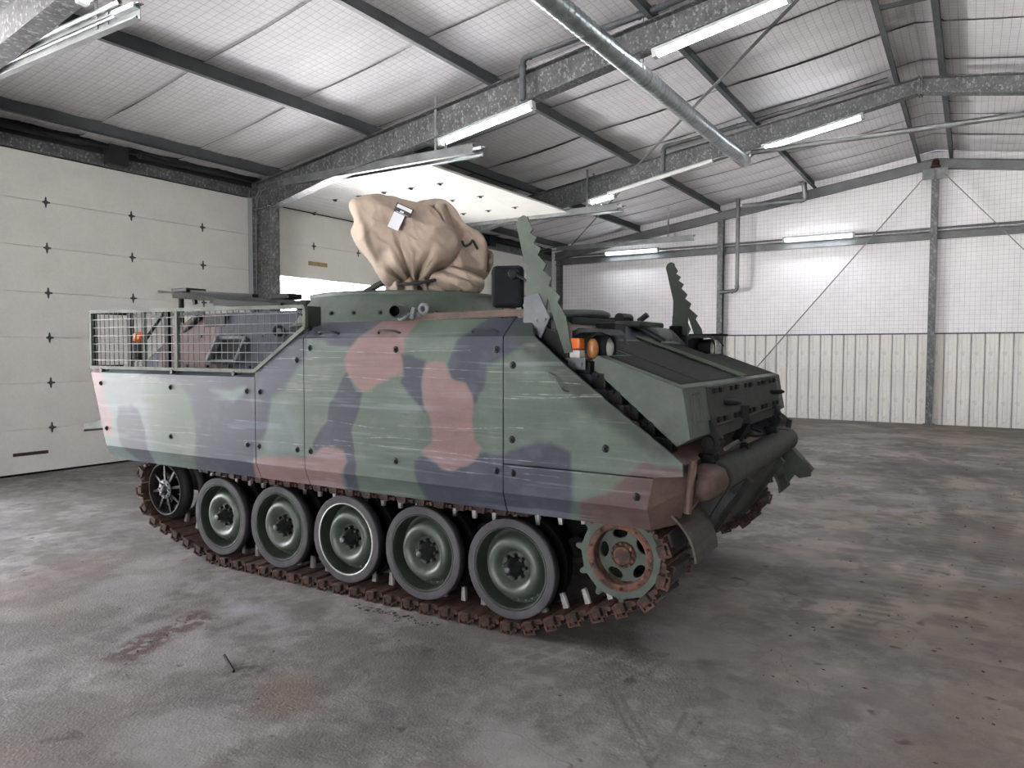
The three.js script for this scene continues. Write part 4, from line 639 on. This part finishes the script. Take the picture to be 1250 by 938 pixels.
// bow: beam, rods, levers, glacis plates
{ part('bow_beam', join([lathe([[0, -0.92], [0.07, -0.92], [0.088, -0.90], [0.092, 1.15], [0.08, 1.17], [0, 1.17]], 26).rotateX(Math.PI / 2).translate(2.455, 0.985, -0.28), lathe([[0, -0.1], [0.09, -0.1], [0.094, 0.1], [0, 0.1]], 20).rotateX(Math.PI / 2).translate(2.445, 0.985, -1.15)]), M.bowSteel, TANK, 'rounded bow beam, grey-black, across the nose');
  part('bow_end', join([rbx(2.33, 2.545, 0.895, 1.07, 0.86, 1.21, 0.075)]), M.brownPaint, TANK, 'rounded brown end of the bow beam');
  for (const s of [1, -1]) part('marker_rod', join([rod(V(2.458, 1.135, 1.30 * s), V(2.425, 0.86, 1.29 * s), 0.021, 12), bar(V(2.42, 0.88, 1.27 * s), V(2.44, 0.93, 1.14 * s), 0.05, 0.014)]), s > 0 ? M.brownPaint : M.blackSteel, TANK);
  part('bow_deck', join([prism([[2.18, 1.215], [2.36, 1.06], [2.45, 1.05], [2.45, 1.02], [2.1, 1.02]], -1.2, 1.2)]), M.bowSteel, TANK);
  part('lower_glacis', join([prism([[2.46, 0.93], [2.50, 0.90], [2.28, 0.52], [2.15, 0.44], [2.05, 0.44], [2.2, 0.7]], -0.82, 0.86), prism([[2.50, 0.92], [2.54, 0.88], [2.32, 0.54], [2.29, 0.54]], 0.74, 0.80), prism([[2.50, 0.92], [2.54, 0.88], [2.32, 0.54], [2.29, 0.54]], 0.30, 0.36), prism([[2.50, 0.92], [2.54, 0.88], [2.32, 0.54], [2.29, 0.54]], -0.7, -0.64)]), M.bowSteel, TANK);
  const lever = (z, s) => join([bar(V(2.41, 1.30, z), V(2.47, 1.20, z), 0.06, 0.04), bar(V(2.47, 1.20, z), V(2.40, 1.08, z), 0.07, 0.05), rod(V(2.42, 1.18, z - 0.06), V(2.42, 1.18, z + 0.06), 0.035, 12), rbx(2.36, 2.46, 1.04, 1.12, z - 0.05, z + 0.05, 0.015)]);
  for (const z of [0.86, -0.82]) part('vane_arm', lever(z), M.black, TANK);
  part('vane_arm', join([bar(V(2.44, 1.34, 0.16), V(2.45, 1.22, 0.18), 0.05, 0.03), bar(V(2.45, 1.22, 0.18), V(2.42, 1.13, 0.26), 0.06, 0.03), bar(V(2.43, 1.13, 0.10), V(2.43, 1.14, -0.1), 0.02, 0.02), tube([V(2.42, 1.15, 0.12), V(2.50, 1.14, 0.06), V(2.50, 1.15, -0.08), V(2.42, 1.17, -0.1)], 0.009, 8), ...[0, 1, 2, 3].map((i) => lathe([[0.014, -0.006], [0.026, -0.006], [0.026, 0.006], [0.014, 0.006], [0.014, -0.006]], 10).rotateX(i % 2 ? 1.5 : 0.3).translate(2.46, 1.10 - i * 0.03, 0.24 - 0.01 * i))]), M.black, TANK, 'central latch with a short chain');
  part('tow_rod', join([rod(V(2.44, 1.115, 0.62), V(2.44, 1.13, 0.32), 0.012, 8)]), M.darkSteel, TANK);
  for (const s of [1, -1]) { // curved mud flaps before the sprockets
    const n = 8, o = [], w = [0.88 * s, 1.28 * s]; for (let i = 0; i < n; i++) { const f = (t) => [2.30 + 0.17 * Math.sin(t * 1.5), 0.86 - 0.26 * t * (0.65 + 0.35 * t)], [ax, ay] = f(i / n), [bx_, by] = f((i + 1) / n); o.push(bar(V(ax, ay, (w[0] + w[1]) / 2), V(bx_, by, (w[0] + w[1]) / 2), 0.40, 0.012)); }
    o.push(rod(V(2.40, 0.72, 1.02 * s), V(2.44, 0.72, 1.02 * s), 0.012, 6), rod(V(2.42, 0.68, 1.02 * s), V(2.46, 0.67, 1.02 * s), 0.012, 6));
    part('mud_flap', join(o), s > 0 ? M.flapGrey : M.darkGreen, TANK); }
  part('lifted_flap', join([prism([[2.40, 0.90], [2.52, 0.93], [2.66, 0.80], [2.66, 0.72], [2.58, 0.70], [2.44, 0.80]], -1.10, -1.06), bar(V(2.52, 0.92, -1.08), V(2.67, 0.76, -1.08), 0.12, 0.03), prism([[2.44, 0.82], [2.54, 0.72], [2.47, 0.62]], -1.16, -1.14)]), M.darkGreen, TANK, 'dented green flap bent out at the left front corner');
}

// ---------------------------------------------------------------- running gear
const WX = [-1.333, -0.666, 0.001, 0.668, 1.335], WY = 0.385;
// wheel shapes face +z, outer face at z = 0
const L = (prof, n = 44) => lathe(prof.map(([r, z]) => [r, z]), n).rotateX(Math.PI / 2);
const wheelGeo = {
  tyre: join([L([[0.252, -0.062], [0.252, -0.004], [0.258, 0], [0.298, 0], [0.305, -0.008], [0.305, -0.062], [0.252, -0.062]])]),
  rim: join([L([[0.215, -0.115], [0.232, -0.108], [0.240, -0.02], [0.2415, -0.003], [0.2535, -0.003], [0.2535, -0.07], [0.24, -0.13], [0.215, -0.125]])]),
  edge: join([L([[0.2425, -0.014], [0.2435, -0.0005], [0.2535, -0.0005], [0.2535, -0.012]])]),
  disc: join([L([[0.0, -0.075], [0.088, -0.075], [0.096, -0.071], [0.108, -0.054], [0.122, -0.036], [0.138, -0.025], [0.155, -0.022], [0.172, -0.029], [0.186, -0.045], [0.197, -0.068], [0.206, -0.092], [0.216, -0.104], [0.236, -0.110]])]),
  hub: join([L([[0, 0.030], [0.022, 0.030], [0.026, 0.024], [0.030, -0.005], [0.046, -0.018], [0.05, -0.05], [0.062, -0.056], [0.064, -0.075]], 24), ...Array.from({ length: 8 }, (_, i) => { const a = i * Math.PI / 4; return rod(V(0.072 * Math.cos(a), 0.072 * Math.sin(a), -0.075), V(0.072 * Math.cos(a), 0.072 * Math.sin(a), -0.045), 0.0135, 6); })]),
  cap: join([L([[0, 0.036], [0.010, 0.036], [0.017, 0.031], [0.019, 0.028]], 18)]),
  nuts: join(Array.from({ length: 8 }, (_, i) => { const a = i * Math.PI / 4; return rod(V(0.072 * Math.cos(a), 0.072 * Math.sin(a), -0.05), V(0.072 * Math.cos(a), 0.072 * Math.sin(a), -0.040), 0.007, 6); })),
  inner: join([L([[0.20, -0.165], [0.20, -0.235], [0.305, -0.235], [0.305, -0.175], [0.298, -0.168], [0.20, -0.165]]), L([[0.0, -0.10], [0.08, -0.10], [0.12, -0.165], [0.2, -0.19]])]),
  rivets: join(Array.from({ length: 5 }, (_, i) => { const a = -1.15 - i * 0.23 + 0.3; return new THREE.SphereGeometry(0.006, 8, 5).translate(0.212 * Math.cos(a), 0.212 * Math.sin(a), -0.100); })),
};
for (const side of [1, -1]) WX.forEach((x, i) => {
  const w = pgroup('road_wheel', TANK, side > 0 ? ['rearmost road wheel', 'second road wheel from the rear, brown rusty hub plate', 'middle road wheel with a bright worn rim', 'fourth road wheel from the rear', 'frontmost road wheel'][i] : undefined);
  w.position.set(x, WY, 1.25 * side); w.rotation.y = side > 0 ? 0 : Math.PI; 
  part('tyre', wheelGeo.tyre, M.rubber, w); part('rim', wheelGeo.rim, M.darkGreen, w); if (i === 2) part('worn_edge', wheelGeo.edge, M.wornSteel, w);
  part('disc', wheelGeo.disc, M.wheelGreen, w); part('hub', wheelGeo.hub, M.hubBlack, w);
  part('hub_cap', wheelGeo.cap, M.greyPaint, w); part('nuts', wheelGeo.nuts, i === 1 ? M.brownPaint : M.wheelGreen, w);
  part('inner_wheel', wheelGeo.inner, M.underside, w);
  part('rivets', wheelGeo.rivets, M.wornSteel, w);
});
// swing arms, dark, behind the wheels
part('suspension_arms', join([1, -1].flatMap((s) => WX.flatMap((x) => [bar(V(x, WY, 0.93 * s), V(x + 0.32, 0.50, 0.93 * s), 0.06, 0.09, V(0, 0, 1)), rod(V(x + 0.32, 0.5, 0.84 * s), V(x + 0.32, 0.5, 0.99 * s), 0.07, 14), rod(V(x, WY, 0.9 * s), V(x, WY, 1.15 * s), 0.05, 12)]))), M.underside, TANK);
// sprockets and idlers
const gear = (() => { const s = new THREE.Shape(), N = 11, r0 = 0.232, r1 = 0.272;
  const P = []; for (let i = 0; i < N; i++) { const a = i / N * 2 * Math.PI, q = 2 * Math.PI / N; for (const [t, r] of [[0.0, r1], [0.07, r1 - 0.004], [0.115, r1 - 0.016], [0.125, r0 + 0.012], [0.17, r0 + 0.003], [0.3, r0], [0.5, r0], [0.7, r0], [0.83, r0 + 0.003], [0.875, r0 + 0.012], [0.885, r1 - 0.016], [0.93, r1 - 0.004]]) P.push([r * Math.cos(a + t * q), r * Math.sin(a + t * q)]); }
  s.setFromPoints(P.map((q) => new THREE.Vector2(...q))); const h = new THREE.Path(); h.absarc(0, 0, 0.172, 0, Math.PI * 2, true); s.holes.push(h);
  return new THREE.ExtrudeGeometry(s, { depth: 0.026, bevelEnabled: true, bevelThickness: 0.004, bevelSize: 0.004, bevelOffset: -0.004, bevelSegments: 2, curveSegments: 36 }); })();
const sprDisc = (() => { const s = new THREE.Shape(); s.absarc(0, 0, 0.178, 0, Math.PI * 2); for (let i = 0; i < 5; i++) { const a = i * Math.PI * 0.4 + 0.35, h = new THREE.Path(); h.absellipse(0.121 * Math.cos(a), 0.121 * Math.sin(a), 0.027, 0.044, 0, Math.PI * 2, true, a); s.holes.push(h); } return new THREE.ExtrudeGeometry(s, { depth: 0.014, bevelEnabled: true, bevelThickness: 0.003, bevelSize: 0.003, bevelOffset: -0.003, bevelSegments: 1, curveSegments: 28 }).translate(0, 0, -0.075); })();
const SP = [2.035, 0.56], ID = [-2.06, 0.525];
for (const side of [1, -1]) {
  const g = pgroup('drive_sprocket', TANK, side > 0 ? 'toothed drive sprocket with a rusty ring and hub' : undefined); g.position.set(SP[0], SP[1], 1.235 * side); g.rotation.set(0, side > 0 ? 0 : Math.PI, 0.17);
  part('toothed_ring', join([gear.clone().translate(0, 0, -0.03)]), M.greenPaint, g);
  part('toothed_ring', join([gear.clone().translate(0, 0, -0.27)]), M.darkGreen, g);
  part('rusty_ring', join([L([[0.150, -0.07], [0.152, -0.028], [0.153, 0.002], [0.160, 0.006], [0.192, 0.006], [0.194, -0.01], [0.194, -0.03]], 48)]), M.rust, g);
  part('ring_bolts', join(Array.from({ length: 10 }, (_, i) => { const a = i / 10 * 6.283 + 0.2; return rod(V(0.175 * Math.cos(a), 0.175 * Math.sin(a), 0), V(0.175 * Math.cos(a), 0.175 * Math.sin(a), 0.016), 0.009, 6); })), M.darkRust, g);
  part('disc', join([sprDisc]), M.greenPaint, g);
  part('hub', join([L([[0, -0.022], [0.048, -0.022], [0.052, -0.026], [0.054, -0.042], [0.072, -0.044], [0.074, -0.07]], 28), ...Array.from({ length: 12 }, (_, i) => { const a = i / 12 * 6.283; return rod(V(0.064 * Math.cos(a), 0.064 * Math.sin(a), -0.046), V(0.064 * Math.cos(a), 0.064 * Math.sin(a), -0.030), 0.0095, 6); })]), M.rust, g);
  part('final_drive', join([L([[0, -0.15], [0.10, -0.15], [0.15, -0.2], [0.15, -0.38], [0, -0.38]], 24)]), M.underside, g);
  const d = pgroup('idler_wheel', TANK, side > 0 ? 'spoked idler wheel at the rear' : undefined); d.position.set(ID[0], ID[1], 1.235 * side); d.rotation.y = side > 0 ? 0 : Math.PI;
  part('rim', join([L([[0.205, -0.03], [0.206, 0.0], [0.214, 0.004], [0.222, -0.002], [0.224, -0.03], [0.248, -0.04], [0.25, -0.1], [0.205, -0.1], [0.205, -0.03]], 44), L([[0.21, -0.17], [0.25, -0.17], [0.25, -0.24], [0.21, -0.24], [0.21, -0.17]], 40)]), M.blackSteel, d);
  part('spokes', join(Array.from({ length: 8 }, (_, i) => { const a = i / 8 * 6.283 + 0.2; return bar(V(0.05 * Math.cos(a), 0.05 * Math.sin(a), -0.02), V(0.212 * Math.cos(a), 0.212 * Math.sin(a), -0.035), 0.022, 0.016, V(0, 0, 1)); })), M.hubBlack, d);
  part('hub', join([L([[0, 0.02], [0.025, 0.02], [0.03, 0.0], [0.055, -0.005], [0.058, -0.03], [0, -0.03]], 24)]), M.hubBlack, d);
  part('hub_plate', join([L([[0.05, 0.002], [0.078, 0.0], [0.08, -0.012], [0.05, -0.012]], 26), ...Array.from({ length: 8 }, (_, i) => { const a = i / 8 * 6.283; return rod(V(0.064 * Math.cos(a), 0.064 * Math.sin(a), 0), V(0.064 * Math.cos(a), 0.064 * Math.sin(a), 0.012), 0.010, 6); })]), M.greyPaint, d);
}
// tracks: one link every 0.15 m along the belt
const belt = (() => {
  const P = [], arc = (c, r, a0, a1, n) => { for (let i = 0; i <= n; i++) { const a = mix(a0, a1, i / n); P.push(V(c[0] + r * Math.cos(a), c[1] + r * Math.sin(a), 0)); } };
  const h = 0.028;                                            // middle of the link above the inner face
  const tangent = (c0, r0, c1, r1) => { const dx = c1[0] - c0[0], dy = c1[1] - c0[1], d = Math.hypot(dx, dy); return Math.atan2(dy, dx) - Math.PI / 2 - Math.asin((r1 - r0) / d) * 1; };
  const rI = 0.25 + h, rW = 0.305 + h, rS = 0.225 + h;
  // underside from the sprocket back to the idler, round the idler, and forward over the wheels
  const aS = tangent([WX[4], WY], rW, SP, rS), aI = tangent(ID, rI, [WX[0], WY], rW);
  arc(SP, rS, Math.PI / 2, aS, 18); arc([WX[4], WY], rW, aS, -Math.PI / 2, 5);
  for (let i = 1; i < 12; i++) P.push(V(mix(WX[4], WX[0], i / 12), WY - rW, 0));
  arc([WX[0], WY], rW, -Math.PI / 2, aI, 5); arc(ID, rI, aI, -Math.PI * 1.5, 18);
  for (const [x, y] of [[-1.75, 0.775], [-1.4, 0.735], [-1.0, 0.722], [-0.3, 0.718], [0.4, 0.718], [1.0, 0.722], [1.4, 0.735], [1.7, 0.775]]) P.push(V(x, y, 0));
  return new THREE.CatmullRomCurve3(P, true, 'centripetal');
})();
function linkGeo() {
  const rust = [rbx(-0.055, 0.055, -0.016, 0.014, -0.17, 0.17, 0.006), rod(V(0.062, 0, -0.185), V(0.062, 0, 0.185), 0.014, 8), rod(V(-0.062, 0, -0.185), V(-0.062, 0, 0.185), 0.012, 8),
    bx(-0.045, -0.02, -0.05, -0.014, -0.185, 0.185), bx(0.02, 0.045, -0.038, -0.014, -0.185, 0.185),
    ...[1, -1].flatMap((s) => [rbx(-0.052, 0.012, -0.034, 0.018, 0.165 * s, 0.20 * s, 0.006), bx(-0.058, -0.045, -0.052, 0.0, 0.17 * s, 0.205 * s), bx(-0.058, 0.02, -0.058, -0.048, 0.18 * s, 0.203 * s), bx(0.01, 0.022, -0.055, -0.03, 0.178 * s, 0.205 * s), bx(0.01, 0.034, -0.036, -0.028, 0.182 * s, 0.203 * s)])];
  const pad = [rbx(-0.05, 0.05, -0.052, -0.012, -0.12, 0.12, 0.01)];
  const horn = [prism([[-0.018, 0.01], [0.018, 0.01], [0.012, 0.105], [-0.012, 0.105]], -0.015, 0.015, 0.004)];
  const parts = [join(rust), join(pad), join(horn)], g = mergeGeometries(parts, true);
  return g;
}
const link = linkGeo();
for (const side of [1, -1]) {
  const t = pgroup('track', TANK, side > 0 ? 'rusty right track of linked shoes' : 'left track, seen at the front'); t.position.z = 1.08 * side;
  const N = Math.round(belt.getLength() / 0.152), up = V(0, 0, 1), m = new THREE.Matrix4();
  belt.arcLengthDivisions = 2000; belt.updateArcLengths();
  for (let i = 0; i < N; i++) {
    const u = i / N, p = belt.getPointAt(u), x = belt.getTangentAt(u).normalize(), y = up.clone().cross(x);   // the belt runs clockwise, so y points inward... checked below
    const inward = V(-0.03, 0.5, 0).sub(p); if (y.dot(V(0, inward.y, 0).length() > 0.12 ? V(0, inward.y, 0) : inward) < 0) { x.negate(); y.negate(); }
    m.makeBasis(x, y, up).setPosition(p);
    const l = part('track_link', link, [M.darkRust, M.rubber, M.wornSteel], t); l.applyMatrix4(m);
  }
}

// ---------------------------------------------------------------- canvas cover over the turret gun
{ const c = tag(group('canvas_cover', [-0.02, 2.10, 0.29]), 'beige canvas cover tied over the roof gun, with a black and white tag', 'cover');
  c.rotation.y = 0.66;                                        // broad face turned to the hall's front right
  // outlines in metres (right, up) about the middle of each lobe, with the depth of the lobe and where it stands
  const px = (x, y) => [(x - 530) * 0.00665, (365 - y) * 0.00665];
  const lobes = [
    { o: [[484, 350], [468, 326], [450, 303], [446, 291], [450, 280], [445, 261], [455, 255], [468, 252], [494, 251], [513, 256], [532, 261], [541, 265], [552, 280], [561, 287], [571, 300], [568, 318], [560, 328], [548, 334], [536, 346], [510, 352]], d: 0.42, z: 0.10, flat: 3.2, kind: 0 },
    { o: [[512, 262], [513, 256], [526, 248], [548, 245.5], [556, 249], [565, 257], [575, 273], [587, 281], [596, 286], [603, 298], [604, 318], [601, 336], [590, 345], [560, 345], [530, 330], [515, 290]], d: 0.46, z: -0.16, flat: 2.4, kind: 1 },
    { o: [[528, 348], [536, 336], [548, 331], [562, 328], [580, 334], [598, 343], [599, 351], [590, 360], [572, 367], [545, 365], [530, 358]], d: 0.36, z: 0.04, flat: 2.2, kind: 2 },
    { o: [[487, 366], [483, 352], [492, 341], [520, 338], [548, 345], [545, 366], [515, 368]], d: 0.30, z: 0.02, flat: 2.2, kind: 3 },
    { o: [[590, 300], [598, 290], [606, 300], [612, 308], [612, 320], [605, 334], [596, 340], [588, 325]], d: 0.18, z: -0.22, flat: 2, kind: 4 },
  ];
  const geos = [];
  for (const lb of lobes) {
    const O = lb.o.map(([x, y]) => px(x, y)), cx = O.reduce((s, q) => s + q[0], 0) / O.length, cy = O.reduce((s, q) => s + q[1], 0) / O.length;
    const curve = new THREE.CatmullRomCurve3(O.map((q) => V(q[0], q[1], 0)), true, 'centripetal'), ring = curve.getSpacedPoints(160).slice(0, 160);
    const R = 60, pos = [], idx = [], seed = lb.kind * 17.3;
    for (const s of [1, -1]) {
      const base = pos.length / 3;
      for (let j = 0; j <= R; j++) for (let i = 0; i < 160; i++) {
        const t = Math.sin(j / R * Math.PI / 2), q = ring[i]; let x = cx + (q.x - cx) * t, y = cy + (q.y - cy) * t;
        const dome = Math.pow(Math.max(0, 1 - Math.pow(t, lb.flat)), 1 / lb.flat);
        let z = s * lb.d * dome;
        const edge = smooth(0, 0.35, dome);
        let f = 0.05 * (fbm(x * 4 + seed, y * 4 + 3, 3) - 0.5);
        f += 0.022 * (1 - 2 * Math.abs(2 * fbm(x * 6 + seed, y * 6 + x * 2, 3) - 1)) + 0.012 * (1 - 2 * Math.abs(2 * fbm(x * 13 + y * 6, y * 9 + seed, 2) - 1));
        if (lb.kind === 0) {                                  // folds that run to the drawstring at the bottom, and one upright ridge
          const gx = x - px(516, 0)[0], gy = y - px(0, 356)[1], r = Math.hypot(gx, gy), a = Math.atan2(gx, gy);
          const w = fbm(a * 2 + 4, r * 1.5, 2);
          f += 0.125 * (Math.abs(Math.sin(a * 5.2 + 1.6 * w + 0.3)) - 0.5) * smooth(0.46, 0.10, r) + 0.03 * (Math.abs(Math.sin(a * 12 + 3 * w)) - 0.5) * smooth(0.36, 0.1, r);
          f += 0.035 * (1 - 2 * Math.abs(2 * fbm(x * 2.2 + 7, y * 2.2 - x * 1.5, 3) - 1));
          f -= 0.14 * smooth(0.22, 0.02, r);
          const rx = x - px(541, 0)[0] - 0.02 * y; 
          const lx = x - px(462, 0)[0] + 0.25 * (y - 0.4); f += 0.03 * Math.sin(lx * 46) * smooth(0.12, 0.02, Math.abs(lx)) * smooth(0.66, 0.4, y);
        } else if (lb.kind === 1) {
          f += 0.075 * (Math.abs(Math.sin(Math.atan2(x - px(546, 0)[0], 0.86 - y) * 5.5 + 1.5 * fbm(x * 3, y * 3, 2))) - 0.5) * smooth(0.04, 0.2, 0.84 - y) + 0.05 * (1 - 2 * Math.abs(2 * fbm(x * 3.2 + 3, y * 3.2 + 8, 3) - 1));
        } else if (lb.kind === 2) f += 0.09 * (Math.abs(Math.sin((y + 0.5 * x) * 20 + 1.5 * fbm(x * 4, y * 4 + 9, 2))) - 0.5) + 0.04 * (1 - 2 * Math.abs(2 * fbm(x * 5, y * 5, 3) - 1));
        else f += 0.055 * Math.sin(x * 58 + 3 * fbm(x * 6, y * 6, 2)) + 0.02 * Math.sin(y * 70);
        if (s > 0) { const smin = (a, b, k) => { const h = clamp(0.5 + 0.5 * (b - a) / k); return mix(b, a, h) - k * h * (1 - h); };
          const xr = px(541, 0)[0] + 0.03 * (0.6 - y);
          if (lb.kind === 0) { z = smin(z, 0.40 + 0.16 * (x - xr) + 0.05 * (y - 0.4), 0.02); z = smin(z, 0.40 - 0.9 * (x - xr), 0.015); z = smin(z, 0.40 - 1.5 * (y - 0.62) - 0.5 * (x + 0.35), 0.03); z = smin(z, 0.36 + 1.3 * (y - 0.16) , 0.06); z = smin(z, 0.42 + 0.8 * (x + 0.42), 0.03); }
          if (lb.kind === 1) { const x1 = px(550, 0)[0]; z = smin(z, 0.40 + 0.5 * (x - x1) - 0.1 * (0.8 - y), 0.02); z = smin(z, 0.40 - 0.55 * (x - x1) - 0.30 * (y - 0.55), 0.015); z = smin(z, 0.44 - 1.1 * (x - x1 - 0.16), 0.02); z = smin(z, 0.36 - 1.6 * (y - 0.72), 0.02); }
          if (lb.kind === 2) { z = smin(z, 0.30 + 0.8 * (y - 0.10) + 0.1 * x, 0.02); z = smin(z, 0.33 - 1.2 * (y - 0.15), 0.02); } }
        z += s * f * edge;
        x += 0.012 * (fbm(y * 9 + seed, z * 9, 2) - 0.5); y += 0.012 * (fbm(x * 9, z * 9 + seed, 2) - 0.5);
        pos.push(x, y, z + lb.z);
      }
      for (let j = 0; j < R; j++) for (let i = 0; i < 160; i++) { const a = base + j * 160 + i, b = base + j * 160 + (i + 1) % 160, d = a + 160, e2 = b + 160; if (s > 0) idx.push(a, d, b, b, d, e2); else idx.push(a, b, d, b, e2, d); }
    }
    const g = new THREE.BufferGeometry(); g.setAttribute('position', new THREE.Float32BufferAttribute(pos, 3)); g.setIndex(idx); g.computeVertexNormals();
    const uv = new Float32Array(pos.length / 3 * 2); for (let i = 0; i < pos.length / 3; i++) { uv[i * 2] = pos[i * 3] + 0.5 * pos[i * 3 + 2]; uv[i * 2 + 1] = pos[i * 3 + 1]; }
    g.setAttribute('uv', new THREE.BufferAttribute(uv, 2)); geos.push(g);
  }
  part('cloth', mergeGeometries(geos), M.canvas, c, 'beige creased canvas');
  const [tx, ty] = px(508, 275), zt = 0.10 + 0.40 + 0.03;
  const tagG = pgroup('name_tag', c, 'black-framed tag with a white flap hanging under it'); tagG.position.set(tx, ty, zt); tagG.rotation.set(-0.12, 0.02, -0.42);
  part('tag', join([rbx(-0.066, 0.066, -0.032, 0.036, 0, 0.006, 0.003)]), M.blackTag, tagG);
  part('window', join([bx(-0.056, 0.056, 0.002, 0.028, 0.005, 0.0075), bx(-0.02, 0.008, -0.022, -0.010, 0.005, 0.0075), bx(-0.045, 0.045, -0.029, -0.026, 0.005, 0.0073)]), M.whiteTag, tagG);
  part('paper_flap', join([rbx(-0.056, 0.024, -0.155, -0.034, 0.0, 0.005, 0.002)]), M.whiteTag, tagG);
  part('drawstring', join([tube([V(-0.22, 0.09, 0.32), V(-0.1, 0.085, 0.42), V(0.0, 0.10, 0.42), V(0.08, 0.12, 0.38)], 0.012, 8), tube([V(0.28, 0.42, 0.30), V(0.30, 0.38, 0.33), V(0.34, 0.40, 0.32), V(0.36, 0.43, 0.28), V(0.40, 0.37, 0.25)], 0.010, 6)]), M.blackSteel, c);
}

// ---------------------------------------------------------------- small things on the floor
{ const o = top('black_rod', join([rod(V(0, 0, 0), V(0.215, 0, 0.10), 0.008, 8)]), M.black); o.position.set(0.22, 0.0085, 2.36); tag(o, 'short black rod lying on the concrete at lower left', 'rod');
  const bits = (name, n, f, s0, s1, seed, label, cat) => { const r = rng(seed), q = []; for (let i = 0; i < n; i++) { const [x, z] = f(r), s = mix(s0, s1, r() * r()); q.push(new THREE.OctahedronGeometry(s, 0).scale(1, 0.22, 0.35 + 0.5 * r()).rotateY(r() * 6.3).translate(x, s * 0.18, z)); } const m = top(name, join(q), M.leaf); m.userData = { label, category: cat, kind: 'stuff' }; return m; };
  bits('leaf_litter', 70, (r) => [0.24 + r() * 0.72, 1.38 + (r() - 0.5) * 0.08], 0.008, 0.028, 5, 'reddish dry leaf crumbs lying along the track', 'leaves');
  bits('dirt_crumbs', 260, (r) => { const a = r(); return [mix(-3.4, 4.4, r()), mix(3.2, 1.45, a)]; }, 0.004, 0.014, 9, 'small brown crumbs strewn over the floor', 'crumbs');
  bits('dirt_crumbs', 700, (r) => { const z = mix(1.0, -10, Math.pow(r(), 1.3)); return [mix(2.75, 6.5, r()), z]; }, 0.006, 0.026, 12, 'darker brown crumbs and chips on the floor ahead of the vehicle', 'crumbs');
  bits('clay_crumbs', 60, (r) => { const t = r(); return [mix(-0.52, -0.2, t) + (r() - 0.5) * 0.12, mix(2.02, 2.7, t) + (r() - 0.5) * 0.06]; }, 0.004, 0.015, 3, 'crumbled clay in the brown patch at lower left', 'clay'); }

renderer.render(scene, camera);
